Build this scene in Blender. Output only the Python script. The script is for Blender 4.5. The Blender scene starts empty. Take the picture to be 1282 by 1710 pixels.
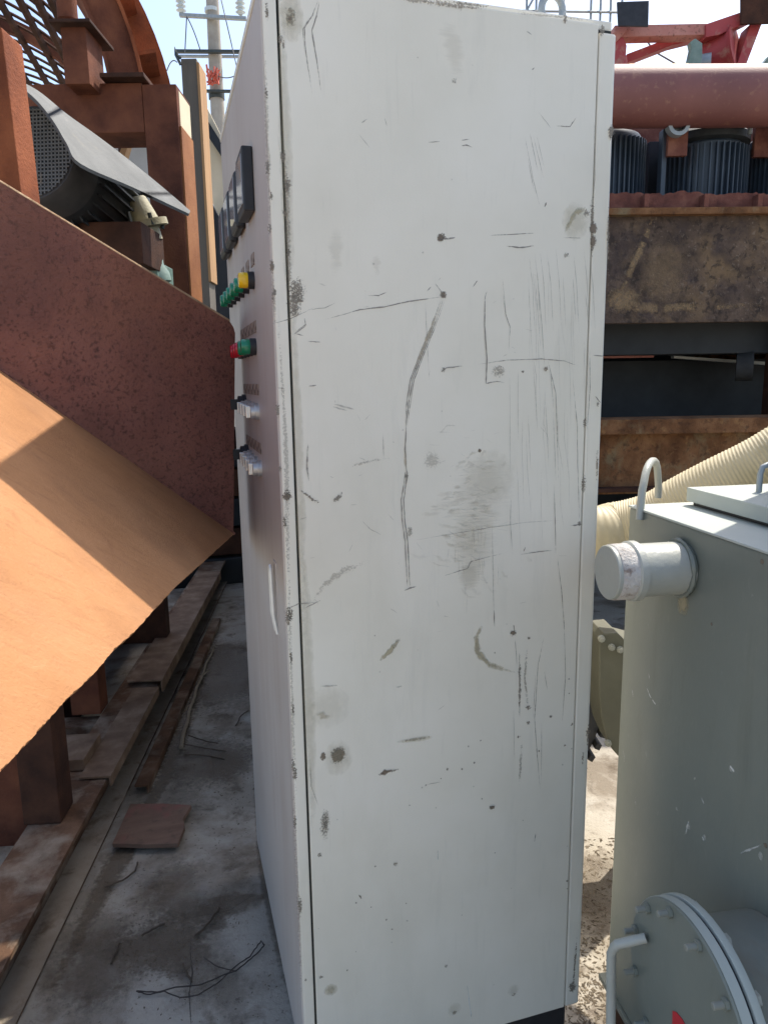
import bpy, bmesh, math, random
from mathutils import Vector, Matrix
random.seed(7)
R = math.radians
sc = bpy.context.scene

# ------------------------------------------------------------------ camera
FPX, CX, CY = 1205.0, 641.0, 855.0          # focal length and centre in photo pixels (1282 x 1710)
EYE = Vector((0, 0, 1.5))
def _d(p): return Vector((p[0] - CX, p[1] - CY, FPX))
_Z = -_d((742, 7370)).normalized()
_Y = _d((275, 647)); _Y = (_Y - _Z * _Y.dot(_Z)).normalized()
_X = _Y.cross(_Z)
M = Matrix((_X, _Y, _Z))                     # world = M @ camera(x right, y down, z forward)
cam = bpy.data.cameras.new('camera'); cam_o = bpy.data.objects.new('camera', cam)
sc.collection.objects.link(cam_o); sc.camera = cam_o
cam.sensor_fit = 'AUTO'; cam.sensor_width = 36; cam.lens = 36 * FPX / 1710
cam.clip_start = 0.02; cam.clip_end = 800
r_, u_, b_ = M.col[0], -M.col[1], -M.col[2]
cam_o.matrix_world = Matrix(((r_[0], u_[0], b_[0], EYE[0]), (r_[1], u_[1], b_[1], EYE[1]), (r_[2], u_[2], b_[2], EYE[2]), (0, 0, 0, 1)))

# ------------------------------------------------------------------ light
SUN = Vector((0.433, 0.25, 0.79)).normalized()
w = bpy.data.worlds.new('World'); sc.world = w; w.use_nodes = True
nt = w.node_tree; bg = nt.nodes['Background']
sky = nt.nodes.new('ShaderNodeTexSky'); sky.sky_type = 'NISHITA'; sky.sun_disc = False
sky.sun_elevation = math.asin(SUN.z); sky.sun_rotation = math.atan2(SUN.x, SUN.y)
sky.air_density = 1.0; sky.dust_density = 2.4; sky.ozone_density = 0.3; sky.altitude = 50
nt.links.new(sky.outputs[0], bg.inputs[0]); bg.inputs[1].default_value = 0.14
sl = bpy.data.lights.new('sun', 'SUN'); sl.energy = 3.0; sl.angle = R(0.53); sl.color = (1, .93, .82)
so = bpy.data.objects.new('sun', sl); sc.collection.objects.link(so)
so.rotation_euler = SUN.to_track_quat('Z', 'Y').to_euler(); so.location = (3, 2, 8)
vs = sc.view_settings; vs.view_transform = 'Standard'; vs.look = 'None'; vs.exposure = 1.1; vs.gamma = 1; vs.use_curve_mapping = False
sc.cycles.transparent_max_bounces = 32
sc.cycles.max_bounces = 7; sc.cycles.diffuse_bounces = 4

# ------------------------------------------------------------------ layout helpers
def ray(px, py): return (M @ _d((px, py))).normalized()
def onP(p, n, k):
    r = ray(*p); n = Vector(n); return EYE + r * ((k - n.dot(EYE)) / n.dot(r))
def onX(p, x): return onP(p, (1, 0, 0), x)
def onY(p, y): return onP(p, (0, 1, 0), y)
def onZ(p, z): return onP(p, (0, 0, 1), z)
class Frame:                                  # a horizontal frame turned az degrees clockwise from +Y
    def __init__(s, az):
        a = R(az); s.e = Vector((math.cos(a), -math.sin(a), 0)); s.g = Vector((math.sin(a), math.cos(a), 0))
    def P(s, a, b, z): return s.e * a + s.g * b + Vector((0, 0, z))
    def at(s, p, b): return onP(p, s.g, b)
    def az(s, p, b): q = s.at(p, b); return q.dot(s.e), q.z

# ------------------------------------------------------------------ mesh helpers
class MB:
    def __init__(s): s.v = []; s.f = []; s.uv = {}
    def add(s, vs, fs):
        n = len(s.v); s.v += [Vector(v) for v in vs]; s.f += [tuple(i + n for i in f) for f in fs]; return s
    def hexa(s, c):                            # 8 corners: 4 bottom (ccw), 4 top
        return s.add(c, [(3, 2, 1, 0), (4, 5, 6, 7), (0, 1, 5, 4), (1, 2, 6, 5), (2, 3, 7, 6), (3, 0, 4, 7)])
    def box(s, x0, x1, y0, y1, z0, z1, fr=None):
        P = fr.P if fr else (lambda a, b, z: Vector((a, b, z)))
        return s.hexa([P(x0, y0, z0), P(x1, y0, z0), P(x1, y1, z0), P(x0, y1, z0), P(x0, y0, z1), P(x1, y0, z1), P(x1, y1, z1), P(x0, y1, z1)])
    def prism(s, pts, vec):
        n = len(pts); vec = Vector(vec); pts = [Vector(p) for p in pts]
        return s.add(pts + [p + vec for p in pts], [tuple(range(n - 1, -1, -1)), tuple(range(n, 2 * n))] + [(i, (i + 1) % n, n + (i + 1) % n, n + i) for i in range(n)])
    def tube(s, pts, rad, seg=10, cap=True):
        pts = [Vector(p) for p in pts]; n = len(pts); rads = rad if isinstance(rad, (list, tuple)) else [rad] * n
        base = len(s.v); t0 = (pts[1] - pts[0]).normalized()
        ref = Vector((0, 0, 1)) if abs(t0.z) < .9 else Vector((1, 0, 0)); nrm = t0.cross(ref).normalized()
        for i, p in enumerate(pts):
            a = pts[max(i - 1, 0)]; b = pts[min(i + 1, n - 1)]; t = (b - a)
            t = t.normalized() if t.length > 1e-9 else t0
            nrm = (nrm - t * nrm.dot(t)).normalized(); bn = t.cross(nrm)
            for k in range(seg):
                an = 2 * math.pi * k / seg; s.v.append(p + (nrm * math.cos(an) + bn * math.sin(an)) * rads[i])
        for i in range(n - 1):
            for k in range(seg):
                k2 = (k + 1) % seg; s.f.append((base + i * seg + k, base + i * seg + k2, base + (i + 1) * seg + k2, base + (i + 1) * seg + k))
        if cap:
            s.f.append(tuple(base + k for k in range(seg - 1, -1, -1))); s.f.append(tuple(base + (n - 1) * seg + k for k in range(seg)))
        return s
    def lathe(s, org, axis, prof, seg=32):     # prof: (distance along axis, radius)
        axis = Vector(axis).normalized(); org = Vector(org)
        ref = Vector((0, 0, 1)) if abs(axis.z) < .9 else Vector((1, 0, 0)); n1 = axis.cross(ref).normalized(); n2 = axis.cross(n1)
        base = len(s.v)
        for d, r in prof:
            for k in range(seg):
                an = 2 * math.pi * k / seg; s.v.append(org + axis * d + (n1 * math.cos(an) + n2 * math.sin(an)) * max(r, 1e-5))
        for i in range(len(prof) - 1):
            for k in range(seg):
                k2 = (k + 1) % seg; s.f.append((base + i * seg + k, base + (i + 1) * seg + k, base + (i + 1) * seg + k2, base + i * seg + k2))
        s.f.append(tuple(base + k for k in range(seg))); s.f.append(tuple(base + (len(prof) - 1) * seg + k for k in range(seg - 1, -1, -1)))
        return s
    def build(s, name, mat, parent=None, smooth=False, bevel=0.0, loc=None, bseg=2):
        off = Vector(loc) if loc is not None else (world_loc(parent) if parent else Vector())
        me = bpy.data.meshes.new(name); me.from_pydata([v - off for v in s.v], [], s.f)
        bm = bmesh.new(); bm.from_mesh(me)
        if not s.uv: bmesh.ops.recalc_face_normals(bm, faces=bm.faces)
        if bevel: bmesh.ops.bevel(bm, geom=[e for e in bm.edges if len(e.link_faces) == 2 and e.calc_face_angle(0) > .6], offset=bevel, segments=bseg, profile=.6, affect='EDGES', clamp_overlap=True)
        bm.to_mesh(me); bm.free()
        if smooth:
            for p in me.polygons: p.use_smooth = True
            try: me.set_sharp_from_angle(angle=R(38))
            except Exception: pass
        me.materials.append(mat)
        o = bpy.data.objects.new(name, me); sc.collection.objects.link(o)
        if parent: o.parent = parent; o.location = off - world_loc(parent)
        else: o.location = off
        return o
def world_loc(o):
    l = Vector(o.location)
    while o.parent: o = o.parent; l += Vector(o.location)
    return l
def tag(o, label=None, cat=None, group=None, kind=None):
    if label: o['label'] = label
    if cat: o['category'] = cat
    if group: o['group'] = group
    if kind: o['kind'] = kind
    return o
def thing(name, loc, label, cat, group=None):
    o = bpy.data.objects.new(name, None); sc.collection.objects.link(o); o.location = loc; o.empty_display_size = .1
    return tag(o, label, cat, group)
def dup(o, parent, loc):
    c = o.copy(); sc.collection.objects.link(c); c.parent = parent; c.location = loc
    for ch in list(o.children):
        d = ch.copy(); sc.collection.objects.link(d); d.parent = c
    return c

# ------------------------------------------------------------------ materials
def mk(name):
    m = bpy.data.materials.new(name); m.use_nodes = True; t = m.node_tree
    return m, t, t.nodes['Principled BSDF']
def N(t, typ, **kw):
    n = t.nodes.new(typ)
    for k, v in kw.items(): setattr(n, k, v)
    return n
def noise(t, scale, detail=6, rough=.55, stretch=(1, 1, 1), dist=0, off=(0, 0, 0)):
    tc = N(t, 'ShaderNodeTexCoord'); src = tc.outputs['Object']
    if len(stretch) == 2:                       # (direction, stretch): grain that runs along a direction
        d = Vector(stretch[0]).normalized(); n1 = d.cross(Vector((0, 0, 1))).normalized(); n2 = d.cross(n1); cb = N(t, 'ShaderNodeCombineXYZ')
        for i, ax_ in enumerate((d * stretch[1], n1, n2)):
            dp = N(t, 'ShaderNodeVectorMath', operation='DOT_PRODUCT'); dp.inputs[1].default_value = ax_; t.links.new(src, dp.inputs[0]); t.links.new(dp.outputs['Value'], cb.inputs[i])
        src = cb.outputs[0]; stretch = (1, 1, 1)
    mp = N(t, 'ShaderNodeMapping'); mp.inputs['Scale'].default_value = stretch; mp.inputs['Location'].default_value = off
    t.links.new(src, mp.inputs[0])
    n = N(t, 'ShaderNodeTexNoise'); n.inputs['Scale'].default_value = scale; n.inputs['Detail'].default_value = detail
    n.inputs['Roughness'].default_value = rough; n.inputs['Distortion'].default_value = dist
    t.links.new(mp.outputs[0], n.inputs['Vector']); return n.outputs['Fac']
def ramp(t, src, stops):
    r = N(t, 'ShaderNodeValToRGB'); cr = r.color_ramp
    while len(cr.elements) < len(stops): cr.elements.new(.5)
    for e, (p, c) in zip(cr.elements, stops):
        e.position = p; e.color = (c, c, c, 1) if isinstance(c, (int, float)) else (*c, 1)
    t.links.new(src, r.inputs[0]); return r.outputs[0]
def mix(t, fac, a, b, mode='MIX'):
    m = N(t, 'ShaderNodeMix', data_type='RGBA', blend_type=mode)
    for i, v in ((6, a), (7, b)):
        if isinstance(v, (tuple, list)): m.inputs[i].default_value = (*v, 1)
        else: t.links.new(v, m.inputs[i])
    if isinstance(fac, (int, float)): m.inputs[0].default_value = fac
    else: t.links.new(fac, m.inputs[0])
    return m.outputs[2]
def surf(name, stops, scale=8, rough=.6, bump=0.0, bscale=60, detail=7, stretch=(1, 1, 1), metal=0, layers=(), spec=.4, rvar=0, bdist=.01, dist=0):
    """base colour = ramp over noise, then layers (colour, scale, lo, hi, stretch, strength) of patches"""
    m, t, p = mk(name)
    if len(stops) == 1: c = None; col = (*stops[0], 1)
    else:
        k = len(stops); c = ramp(t, noise(t, scale, detail, .6, stretch, dist), [(.3 + .4 * i / (k - 1), s) for i, s in enumerate(stops)])
    for i, L in enumerate(layers):
        lc, ls, lo, hi = L[:4]; st = L[4] if len(L) > 4 else (1, 1, 1); am = L[5] if len(L) > 5 else 1
        f = ramp(t, noise(t, ls, 8, .62, st, .3, (3.1 * i + 1, 1.7 * i, 2.3 * i)), [(lo, 0.0), (hi, float(am))])
        c = mix(t, f, c if c is not None else stops[0], lc)
    if c is None: p.inputs['Base Color'].default_value = col
    else: t.links.new(c, p.inputs['Base Color'])
    p.inputs['Roughness'].default_value = rough; p.inputs['Metallic'].default_value = metal
    p.inputs['Specular IOR Level'].default_value = spec
    if rvar:
        rr = ramp(t, noise(t, scale * 1.7, 5), [(.3, max(rough - rvar, .05)), (.7, min(rough + rvar, 1.0))]); t.links.new(rr, p.inputs['Roughness'])
    if bump:
        b = N(t, 'ShaderNodeBump'); b.inputs['Strength'].default_value = bump; b.inputs['Distance'].default_value = bdist
        t.links.new(noise(t, bscale, 8, .65, stretch), b.inputs['Height']); t.links.new(b.outputs[0], p.inputs['Normal'])
    return m
def rust(name, dark, mid, light, scale=7, bump=.35, bscale=90, stretch=(1, 1, 1), rough=.85, **k):
    return surf(name, [dark, mid, light], scale, rough, bump, bscale, 9, stretch, 0, spec=.2, **k)

MT = {}
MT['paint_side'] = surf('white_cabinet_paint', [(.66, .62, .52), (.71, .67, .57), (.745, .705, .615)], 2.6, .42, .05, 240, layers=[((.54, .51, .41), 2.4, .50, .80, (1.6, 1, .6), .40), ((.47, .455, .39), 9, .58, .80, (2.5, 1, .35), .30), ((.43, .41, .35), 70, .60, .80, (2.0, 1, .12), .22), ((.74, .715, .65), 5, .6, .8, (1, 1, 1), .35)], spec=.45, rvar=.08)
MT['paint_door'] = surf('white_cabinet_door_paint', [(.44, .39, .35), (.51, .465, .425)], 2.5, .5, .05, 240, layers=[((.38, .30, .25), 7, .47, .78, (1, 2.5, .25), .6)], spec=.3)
MT['core'] = surf('cabinet_gap_dark', [(.02, .022, .022)], rough=.8)
MT['black_plastic'] = surf('black_plastic', [(.016, .017, .02), (.03, .03, .034)], 30, .45)
MT['plinth'] = surf('black_plinth_paint', [(.012, .014, .018), (.03, .03, .032)], 12, .55, .1, 80)
MT['glass'] = surf('meter_glass', [(.25, .27, .3)], rough=.06, spec=.8)
MT['chrome'] = surf('brushed_chrome', [(.62, .63, .63), (.75, .75, .74)], 40, .28, metal=.85)
MT['handle'] = surf('pale_handle_metal', [(.66, .66, .63), (.75, .75, .72)], 40, .35, metal=.35)
MT['green'] = surf('green_lens', [(.005, .20, .10)], rough=.22, spec=.6)
MT['yellow'] = surf('yellow_lens', [(.80, .50, .01)], rough=.22, spec=.6)
MT['red'] = surf('red_lens', [(.50, .012, .03)], rough=.22, spec=.6)
MT['label'] = surf('printed_label_strip', [(.27, .21, .17), (.34, .27, .22)], 30, .6, layers=[((.09, .06, .045), 130, .50, .56, (1, 1, .55), .9)])
MT['lip'] = surf('bare_steel_edge', [(.66, .67, .65), (.72, .72, .70)], 30, .4)
MT['chute_wall'] = rust('dark_rusted_plate', (.19, .082, .064), (.27, .115, .088), (.35, .155, .115), 5, .6, 190, layers=[((.06, .032, .028), 120, .52, .64, (1, 1, 1), .65), ((.33, .14, .075), 2.2, .46, .72, (1, 1, 1), .6), ((.07, .042, .04), 34, .58, .70, (1, 1, 1), .3), ((.32, .19, .145), 210, .60, .70, (1, 1, 1), .45), ((.085, .05, .048), 1.3, .5, .62, (1, 1, 1), .35)])
GRAIN = ((-.425, -.311, .396), .28)
MT['chute_floor'] = rust('orange_rusted_plate', (.345, .165, .072), (.405, .20, .09), (.455, .23, .108), 5.0, .5, 200, stretch=(1, 1, 1), layers=[((.27, .125, .06), 55, .54, .72, GRAIN, .5), ((.49, .265, .135), 110, .56, .70, GRAIN, .4), ((.28, .135, .068), 7, .50, .70, (1, 1, 1), .45), ((.19, .085, .045), 150, .62, .72, GRAIN, .5), ((.45, .25, .14), 2.0, .5, .7, (1, 1, 1), .4), ((.24, .10, .05), 16, .60, .72, (1, 1, 1), .4)])
MT['rust_frame'] = rust('brown_rusted_steel', (.07, .025, .016), (.14, .05, .028), (.21, .078, .04), 6, .35, 110)
MT['rust_post'] = rust('orange_brown_rusted_steel', (.14, .04, .018), (.25, .075, .03), (.34, .11, .045), 6, .35, 110)
MT['rust_lit'] = rust('sunlit_orange_rust', (.22, .085, .035), (.30, .125, .052), (.37, .165, .07), 6, .35, 110)  # brighter rust: sunlight on the post face put into the colour
MT['rust_dark'] = rust('dark_brown_rusted_steel', (.03, .016, .012), (.06, .028, .018), (.10, .045, .026), 8, .35, 90)
MT['rust_beam'] = rust('skid_beam_rust', (.06, .035, .022), (.12, .065, .038), (.20, .115, .07), 9, .4, 90, layers=[((.33, .27, .205), 7, .46, .66, (1, 1, 1), .75)])
MT['dust'] = surf('pale_settled_dust', [(.25, .205, .155), (.34, .29, .23), (.40, .35, .285)], 9, .95, .5, 60, layers=[((.13, .085, .055), 12, .55, .68, (1, 1, 1), .7)], spec=.1)
MT['strip'] = rust('dusty_rusted_strip', (.12, .075, .05), (.20, .13, .085), (.29, .21, .15), 10, .35, 90)
MT['edge_cut'] = rust('flame_cut_edge', (.30, .20, .12), (.42, .28, .17), (.55, .40, .25), 25, .6, 60)
MT['belt'] = surf('grey_rubber_belt', [(.10, .105, .102), (.15, .155, .15)], 9, .8, .3, 120, layers=[((.24, .21, .16), 14, .6, .8, (1, 1, 1), .5)])
MT['motor'] = surf('dark_motor_paint', [(.018, .022, .026), (.04, .045, .05)], 12, .6, .15, 60)
MT['cowl'] = surf('grey_motor_cowl', [(.13, .13, .125), (.20, .20, .19)], 9, .6, .1, 60, layers=[((.28, .22, .15), 20, .58, .75)])
MT['cowl_dark'] = surf('dark_grey_motor_cowl', [(.05, .052, .055), (.09, .09, .09)], 9, .6, .1, 60)
MT['pump'] = surf('olive_pump_casting', [(.30, .28, .18), (.42, .38, .25)], 14, .6, .3, 60)
MT['pump_green'] = surf('green_painted_casting', [(.11, .19, .16), (.22, .30, .26)], 14, .5, .2, 60)
MT['concrete_post'] = surf('weathered_grey_post', [(.10, .085, .068), (.16, .14, .11)], 5, .85, .3, 60, stretch=(1, 1, .2))
MT['timber'] = surf('yellow_timber', [(.33, .18, .075), (.44, .26, .115)], 6, .75, .2, 50, stretch=(3, 3, .3))
MT['board_pale'] = surf('pale_board', [(.62, .52, .34), (.72, .62, .45)], 4, .7)
MT['pole'] = surf('concrete_utility_pole', [(.30, .27, .23), (.40, .37, .32)], 6, .85, .1, 40)
MT['galv'] = surf('galvanised_steel', [(.26, .29, .30), (.36, .39, .40)], 20, .5, metal=.3)
MT['dark_steel'] = surf('dark_steel', [(.03, .04, .04), (.06, .07, .07)], 14, .6)
MT['porcelain'] = surf('pale_porcelain', [(.55, .60, .60)], rough=.3)
MT['wire'] = surf('dull_wire', [(.12, .12, .12)], rough=.6)
MT['tape'] = surf('red_tape', [(.55, .12, .08)], rough=.7)
MT['ground'] = surf('yard_concrete', [(.34, .305, .245), (.40, .365, .305), (.45, .415, .355)], 2.2, .9, .5, 60, layers=[((.19, .155, .115), 2.3, .50, .60, (1, 1, 1), .8), ((.12, .093, .068), 8, .55, .66, (1, 1, 1), .75), ((.44, .42, .38), 4.5, .56, .68, (1, 1, 1), .6), ((.09, .072, .055), 60, .60, .70, (1, 1, 1), .6), ((.42, .39, .34), 130, .62, .72, (1, 1, 1), .5)], spec=.15)
MT['wood_red'] = surf('red_stained_board', [(.16, .095, .065), (.24, .15, .105)], 9, .85, .4, 60, stretch=(.6, 3, 3), layers=[((.27, .10, .085), 9, .54, .66, (1, 1, 1), .6), ((.10, .07, .05), 30, .56, .68, (1, 1, 1), .6)])
MT['twig'] = surf('dry_twig', [(.20, .16, .11), (.30, .25, .18)], 30, .9)
MT['twig_dark'] = surf('dark_dry_twig', [(.06, .045, .033), (.11, .085, .06)], 30, .9)
MT['wire_rust'] = surf('rusty_tie_wire', [(.025, .02, .018), (.05, .04, .035)], 60, .7)
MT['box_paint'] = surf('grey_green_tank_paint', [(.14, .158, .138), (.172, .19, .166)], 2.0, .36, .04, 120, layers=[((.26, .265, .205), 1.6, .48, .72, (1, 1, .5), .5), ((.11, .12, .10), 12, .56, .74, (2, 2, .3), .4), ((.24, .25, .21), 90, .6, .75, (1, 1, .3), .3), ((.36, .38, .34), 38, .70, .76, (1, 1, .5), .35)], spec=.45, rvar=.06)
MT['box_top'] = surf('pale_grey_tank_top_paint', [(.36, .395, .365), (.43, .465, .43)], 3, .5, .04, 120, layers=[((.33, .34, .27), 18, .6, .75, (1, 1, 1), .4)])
MT['stub_paint'] = surf('pale_stub_paint', [(.33, .34, .30), (.40, .41, .37)], 8, .4, .15, 90, layers=[((.30, .27, .23), 30, .6, .72, (1, 1, 1), .5)])
MT['neck'] = surf('stained_neck_paint', [(.19, .20, .175), (.25, .26, .225)], 6, .5, .1, 60, layers=[((.22, .15, .10), 9, .55, .7, (1, 1, 1), .4)])
MT['collar'] = surf('flaking_silver_collar', [(.50, .46, .42), (.62, .60, .56)], 40, .45, .8, 110, layers=[((.30, .24, .20), 60, .55, .66)])
MT['hose'] = surf('cream_ribbed_hose', [(.46, .40, .26), (.54, .48, .34)], 6, .55, .05, 40, layers=[((.30, .26, .17), 14, .55, .75, (1, 1, 1), .6)])
MT['red_mark'] = surf('red_paint_mark', [(.45, .02, .03)], rough=.5)
MT['pipe_pink'] = surf('faded_red_pipe', [(.16, .062, .058), (.22, .088, .078)], 3, .6, .12, 90, layers=[((.36, .20, .13), 26, .56, .74, (1, 1, 1), .5), ((.19, .075, .06), 50, .64, .72, (1, 1, 1), .6)])
MT['truss_red'] = surf('faded_red_truss', [(.32, .045, .05), (.42, .075, .075)], 6, .6, .15, 60, layers=[((.40, .20, .15), 14, .56, .7)])
MT['truss_pale'] = surf('rust_flaked_pink_bar', [(.42, .16, .13), (.52, .25, .20)], 9, .7, .2, 60, layers=[((.20, .09, .06), 40, .55, .68)])
MT['fin_blue'] = surf('navy_motor_fins', [(.028, .042, .062), (.05, .068, .092)], 6, .45, spec=.5)
MT['tray'] = rust('red_brown_tray_rust', (.09, .035, .028), (.17, .065, .048), (.25, .11, .075), 11, .5, 60)
MT['tray_wall'] = rust('earthy_rusted_wall', (.05, .036, .029), (.095, .066, .05), (.15, .105, .078), 9, .9, 45, layers=[((.22, .145, .08), 3.2, .50, .66, (1, 1, 1), .7), ((.028, .022, .020), 26, .52, .62, (1, 1, 1), .7), ((.24, .19, .15), 50, .58, .68, (1, 1, 1), .55), ((.06, .045, .045), 5, .5, .6, (1, 1, 1), .5)])
MT['beam_brown'] = rust('ochre_rusted_beam', (.09, .04, .018), (.17, .08, .036), (.26, .135, .065), 8, .7, 50, layers=[((.22, .185, .11), 9, .52, .68, (1, 1, .6), .6), ((.05, .026, .016), 30, .55, .66, (1, 1, 1), .6), ((.34, .19, .08), 16, .58, .7, (1, 1, 1), .5)])
MT['black_steel'] = surf('blackened_steel', [(.010, .013, .016), (.022, .026, .03)], 8, .6)
MT['tyre'] = surf('black_tyre_rubber', [(.022, .023, .024), (.045, .045, .044)], 14, .8, .2, 60)
MT['housing'] = surf('olive_grey_housing_paint', [(.12, .12, .092), (.17, .17, .13)], 6, .5, .1, 60)
MT['leaf'] = surf('dry_leaf_litter', [(.055, .043, .03), (.12, .095, .065), (.22, .18, .125)], 40, .9)
MT['far_wall'] = surf('tan_far_wall', [(.42, .33, .24), (.50, .40, .30)], 1, .8)
MT['white_bit'] = surf('pale_sheet_metal', [(.45, .45, .42), (.55, .55, .52)], 5, .6)

def decal(name, col, scale, lo, hi, amp, rough=.6, stretch=(1, 1, 1), pw=1.0):
    """marks on paint: UV v runs across a ribbon, colour attribute 'k' holds each mark's strength"""
    m, t, p = mk(name); p.inputs['Base Color'].default_value = (*col, 1); p.inputs['Roughness'].default_value = rough
    uv = N(t, 'ShaderNodeUVMap'); sp = N(t, 'ShaderNodeSeparateXYZ'); t.links.new(uv.outputs[0], sp.inputs[0])
    def fall(o):
        a = N(t, 'ShaderNodeMath', operation='MULTIPLY_ADD'); a.inputs[1].default_value = 2; a.inputs[2].default_value = -1; t.links.new(o, a.inputs[0])
        b = N(t, 'ShaderNodeMath', operation='ABSOLUTE'); t.links.new(a.outputs[0], b.inputs[0]); return b.outputs[0]
    fx, fy = fall(sp.outputs[0]), fall(sp.outputs[1])
    q1 = N(t, 'ShaderNodeMath', operation='POWER'); q1.inputs[1].default_value = 2; t.links.new(fx, q1.inputs[0])
    q2 = N(t, 'ShaderNodeMath', operation='POWER'); q2.inputs[1].default_value = 2; t.links.new(fy, q2.inputs[0])
    s = N(t, 'ShaderNodeMath', operation='ADD'); t.links.new(q1.outputs[0], s.inputs[0]); t.links.new(q2.outputs[0], s.inputs[1])
    s2 = N(t, 'ShaderNodeMath', operation='SUBTRACT', use_clamp=True); s2.inputs[0].default_value = 1; t.links.new(s.outputs[0], s2.inputs[1])
    pp = N(t, 'ShaderNodeMath', operation='POWER'); pp.inputs[1].default_value = pw; t.links.new(s2.outputs[0], pp.inputs[0])
    nz = noise(t, scale, 6, .65, stretch)
    sm = N(t, 'ShaderNodeMath', operation='MULTIPLY_ADD'); t.links.new(pp.outputs[0], sm.inputs[0]); sm.inputs[1].default_value = amp; t.links.new(nz, sm.inputs[2])
    al = ramp(t, sm.outputs[0], [(lo, 0.0), (hi, 1.0)])
    ca = N(t, 'ShaderNodeAttribute', attribute_name='k')
    f = N(t, 'ShaderNodeMath', operation='MULTIPLY'); t.links.new(al, f.inputs[0]); t.links.new(ca.outputs['Fac'], f.inputs[1])
    f2 = N(t, 'ShaderNodeMath', operation='MULTIPLY', use_clamp=True); t.links.new(f.outputs[0], f2.inputs[0])
    e = N(t, 'ShaderNodeMath', operation='MULTIPLY', use_clamp=True); e.inputs[1].default_value = 6; t.links.new(s2.outputs[0], e.inputs[0]); t.links.new(e.outputs[0], f2.inputs[1])
    t.links.new(f2.outputs[0], p.inputs['Alpha'])
    return m
MT['d_line'] = decal('pencil_dark_scratch', (.22, .20, .175), 120, .42, .80, .35)
MT['d_smear'] = decal('olive_grime', (.42, .37, .24), 90, .48, 1.15, .55, stretch=(1, 1, .6), pw=1.0)
MT['d_rub'] = decal('brown_rub_mark', (.46, .40, .29), 60, .62, 1.40, .55, stretch=(.3, 1, 3.0), pw=1.2)
MT['d_chip'] = decal('chipped_paint', (.21, .18, .14), 330, .70, .84, .36)
MT['d_spot'] = decal('rust_brown_spot', (.18, .14, .10), 260, .74, 1.05, .62)
MT['d_dirt'] = decal('loose_brown_dirt', (.17, .13, .088), 55, .62, 1.35, .70, pw=1.2)
MT['d_crack'] = decal('concrete_crack', (.07, .06, .05), 80, .45, .7, .4)
MT['d_clay'] = decal('dried_clay', (.34, .22, .11), 50, .60, 1.25, .5)
MT['d_white'] = decal('white_scrape', (.75, .76, .73), 90, .5, .8, .4)

class Marks:
    """flat marks lying on one surface, a hair above it"""
    def __init__(s, conv, nrm): s.conv, s.n, s.items, s.c = conv, Vector(nrm).normalized(), {}, 0
    def _q(s, kind): return s.items.setdefault(kind, ([], [], [], []))
    def line(s, kind, pts, wd, k=.6, jit=.0, sub=5, cross=True):
        v, f, uv, kk = s._q(kind); s.c += 1; lift = s.n * (.0005 + .000014 * (s.c % 128))
        P = [s.conv(p) for p in pts]; Q = []
        for i in range(len(P) - 1):
            for j in range(sub): Q.append(P[i].lerp(P[i + 1], j / sub))
        Q.append(P[-1]); n = len(Q); b = len(v)
        Q = [q + Vector((random.uniform(-jit, jit), 0, random.uniform(-jit, jit))) if jit else q for q in Q]
        for i, q in enumerate(Q):
            t = (Q[min(i + 1, n - 1)] - Q[max(i - 1, 0)]).normalized(); sd = t.cross(s.n).normalized()
            ww = wd * random.uniform(.6, 1.25)
            v += [q + sd * ww / 2 + lift, q - sd * ww / 2 + lift]
            uv += [(i / (n - 1), 0), (i / (n - 1), 1)]; kk += [k, k]
        for i in range(n - 1): f.append((b + 2 * i, b + 2 * i + 1, b + 2 * i + 3, b + 2 * i + 2))
    def spot(s, kind, p, rx, ry, k=.8):
        v, f, uv, kk = s._q(kind); s.c += 1; c = s.conv(p) + s.n * (.0005 + .000014 * (s.c % 128))
        up = Vector((0, 0, 1)) if abs(s.n.z) < .9 else Vector((0, 1, 0)); up = (up - s.n * up.dot(s.n)).normalized(); sd = up.cross(s.n).normalized(); b = len(v)
        for a, d in ((-1, -1), (1, -1), (1, 1), (-1, 1)): v.append(c + sd * rx * a + up * ry * d); uv.append(((a + 1) / 2, (d + 1) / 2)); kk.append(k)
        f.append((b, b + 1, b + 2, b + 3))
    def build(s, parent, names):
        off = world_loc(parent)
        for kind, (v, f, uv, kk) in s.items.items():
            me = bpy.data.meshes.new(names[kind]); me.from_pydata([q - off for q in v], [], f)
            ul = me.uv_layers.new(name='UVMap')
            for lp in me.loops: ul.data[lp.index].uv = uv[lp.vertex_index]
            at = me.attributes.new('k', 'FLOAT', 'POINT'); at.data.foreach_set('value', kk)
            me.materials.append(MT[kind]); o = bpy.data.objects.new(names[kind], me); sc.collection.objects.link(o); o.parent = parent; o['kind'] = 'stuff'

# ================================================================== THE SETTING
g = MB(); n = 60
for i in range(n + 1):
    for j in range(n + 1):
        sx = (i / n * 2 - 1); sy = (j / n * 2 - 1)
        x = math.copysign(abs(sx) ** 3 * 300, sx); y = math.copysign(abs(sy) ** 3 * 300, sy) + 2
        g.v.append(Vector((x, y, 0)))
for i in range(n):
    for j in range(n): q = i * (n + 1) + j; g.f.append((q, q + n + 1, q + n + 2, q + 1))
gr = g.build('ground', MT['ground']); tag(gr, 'dusty grey concrete yard with brown dirt patches', None, None, 'structure')

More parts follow.
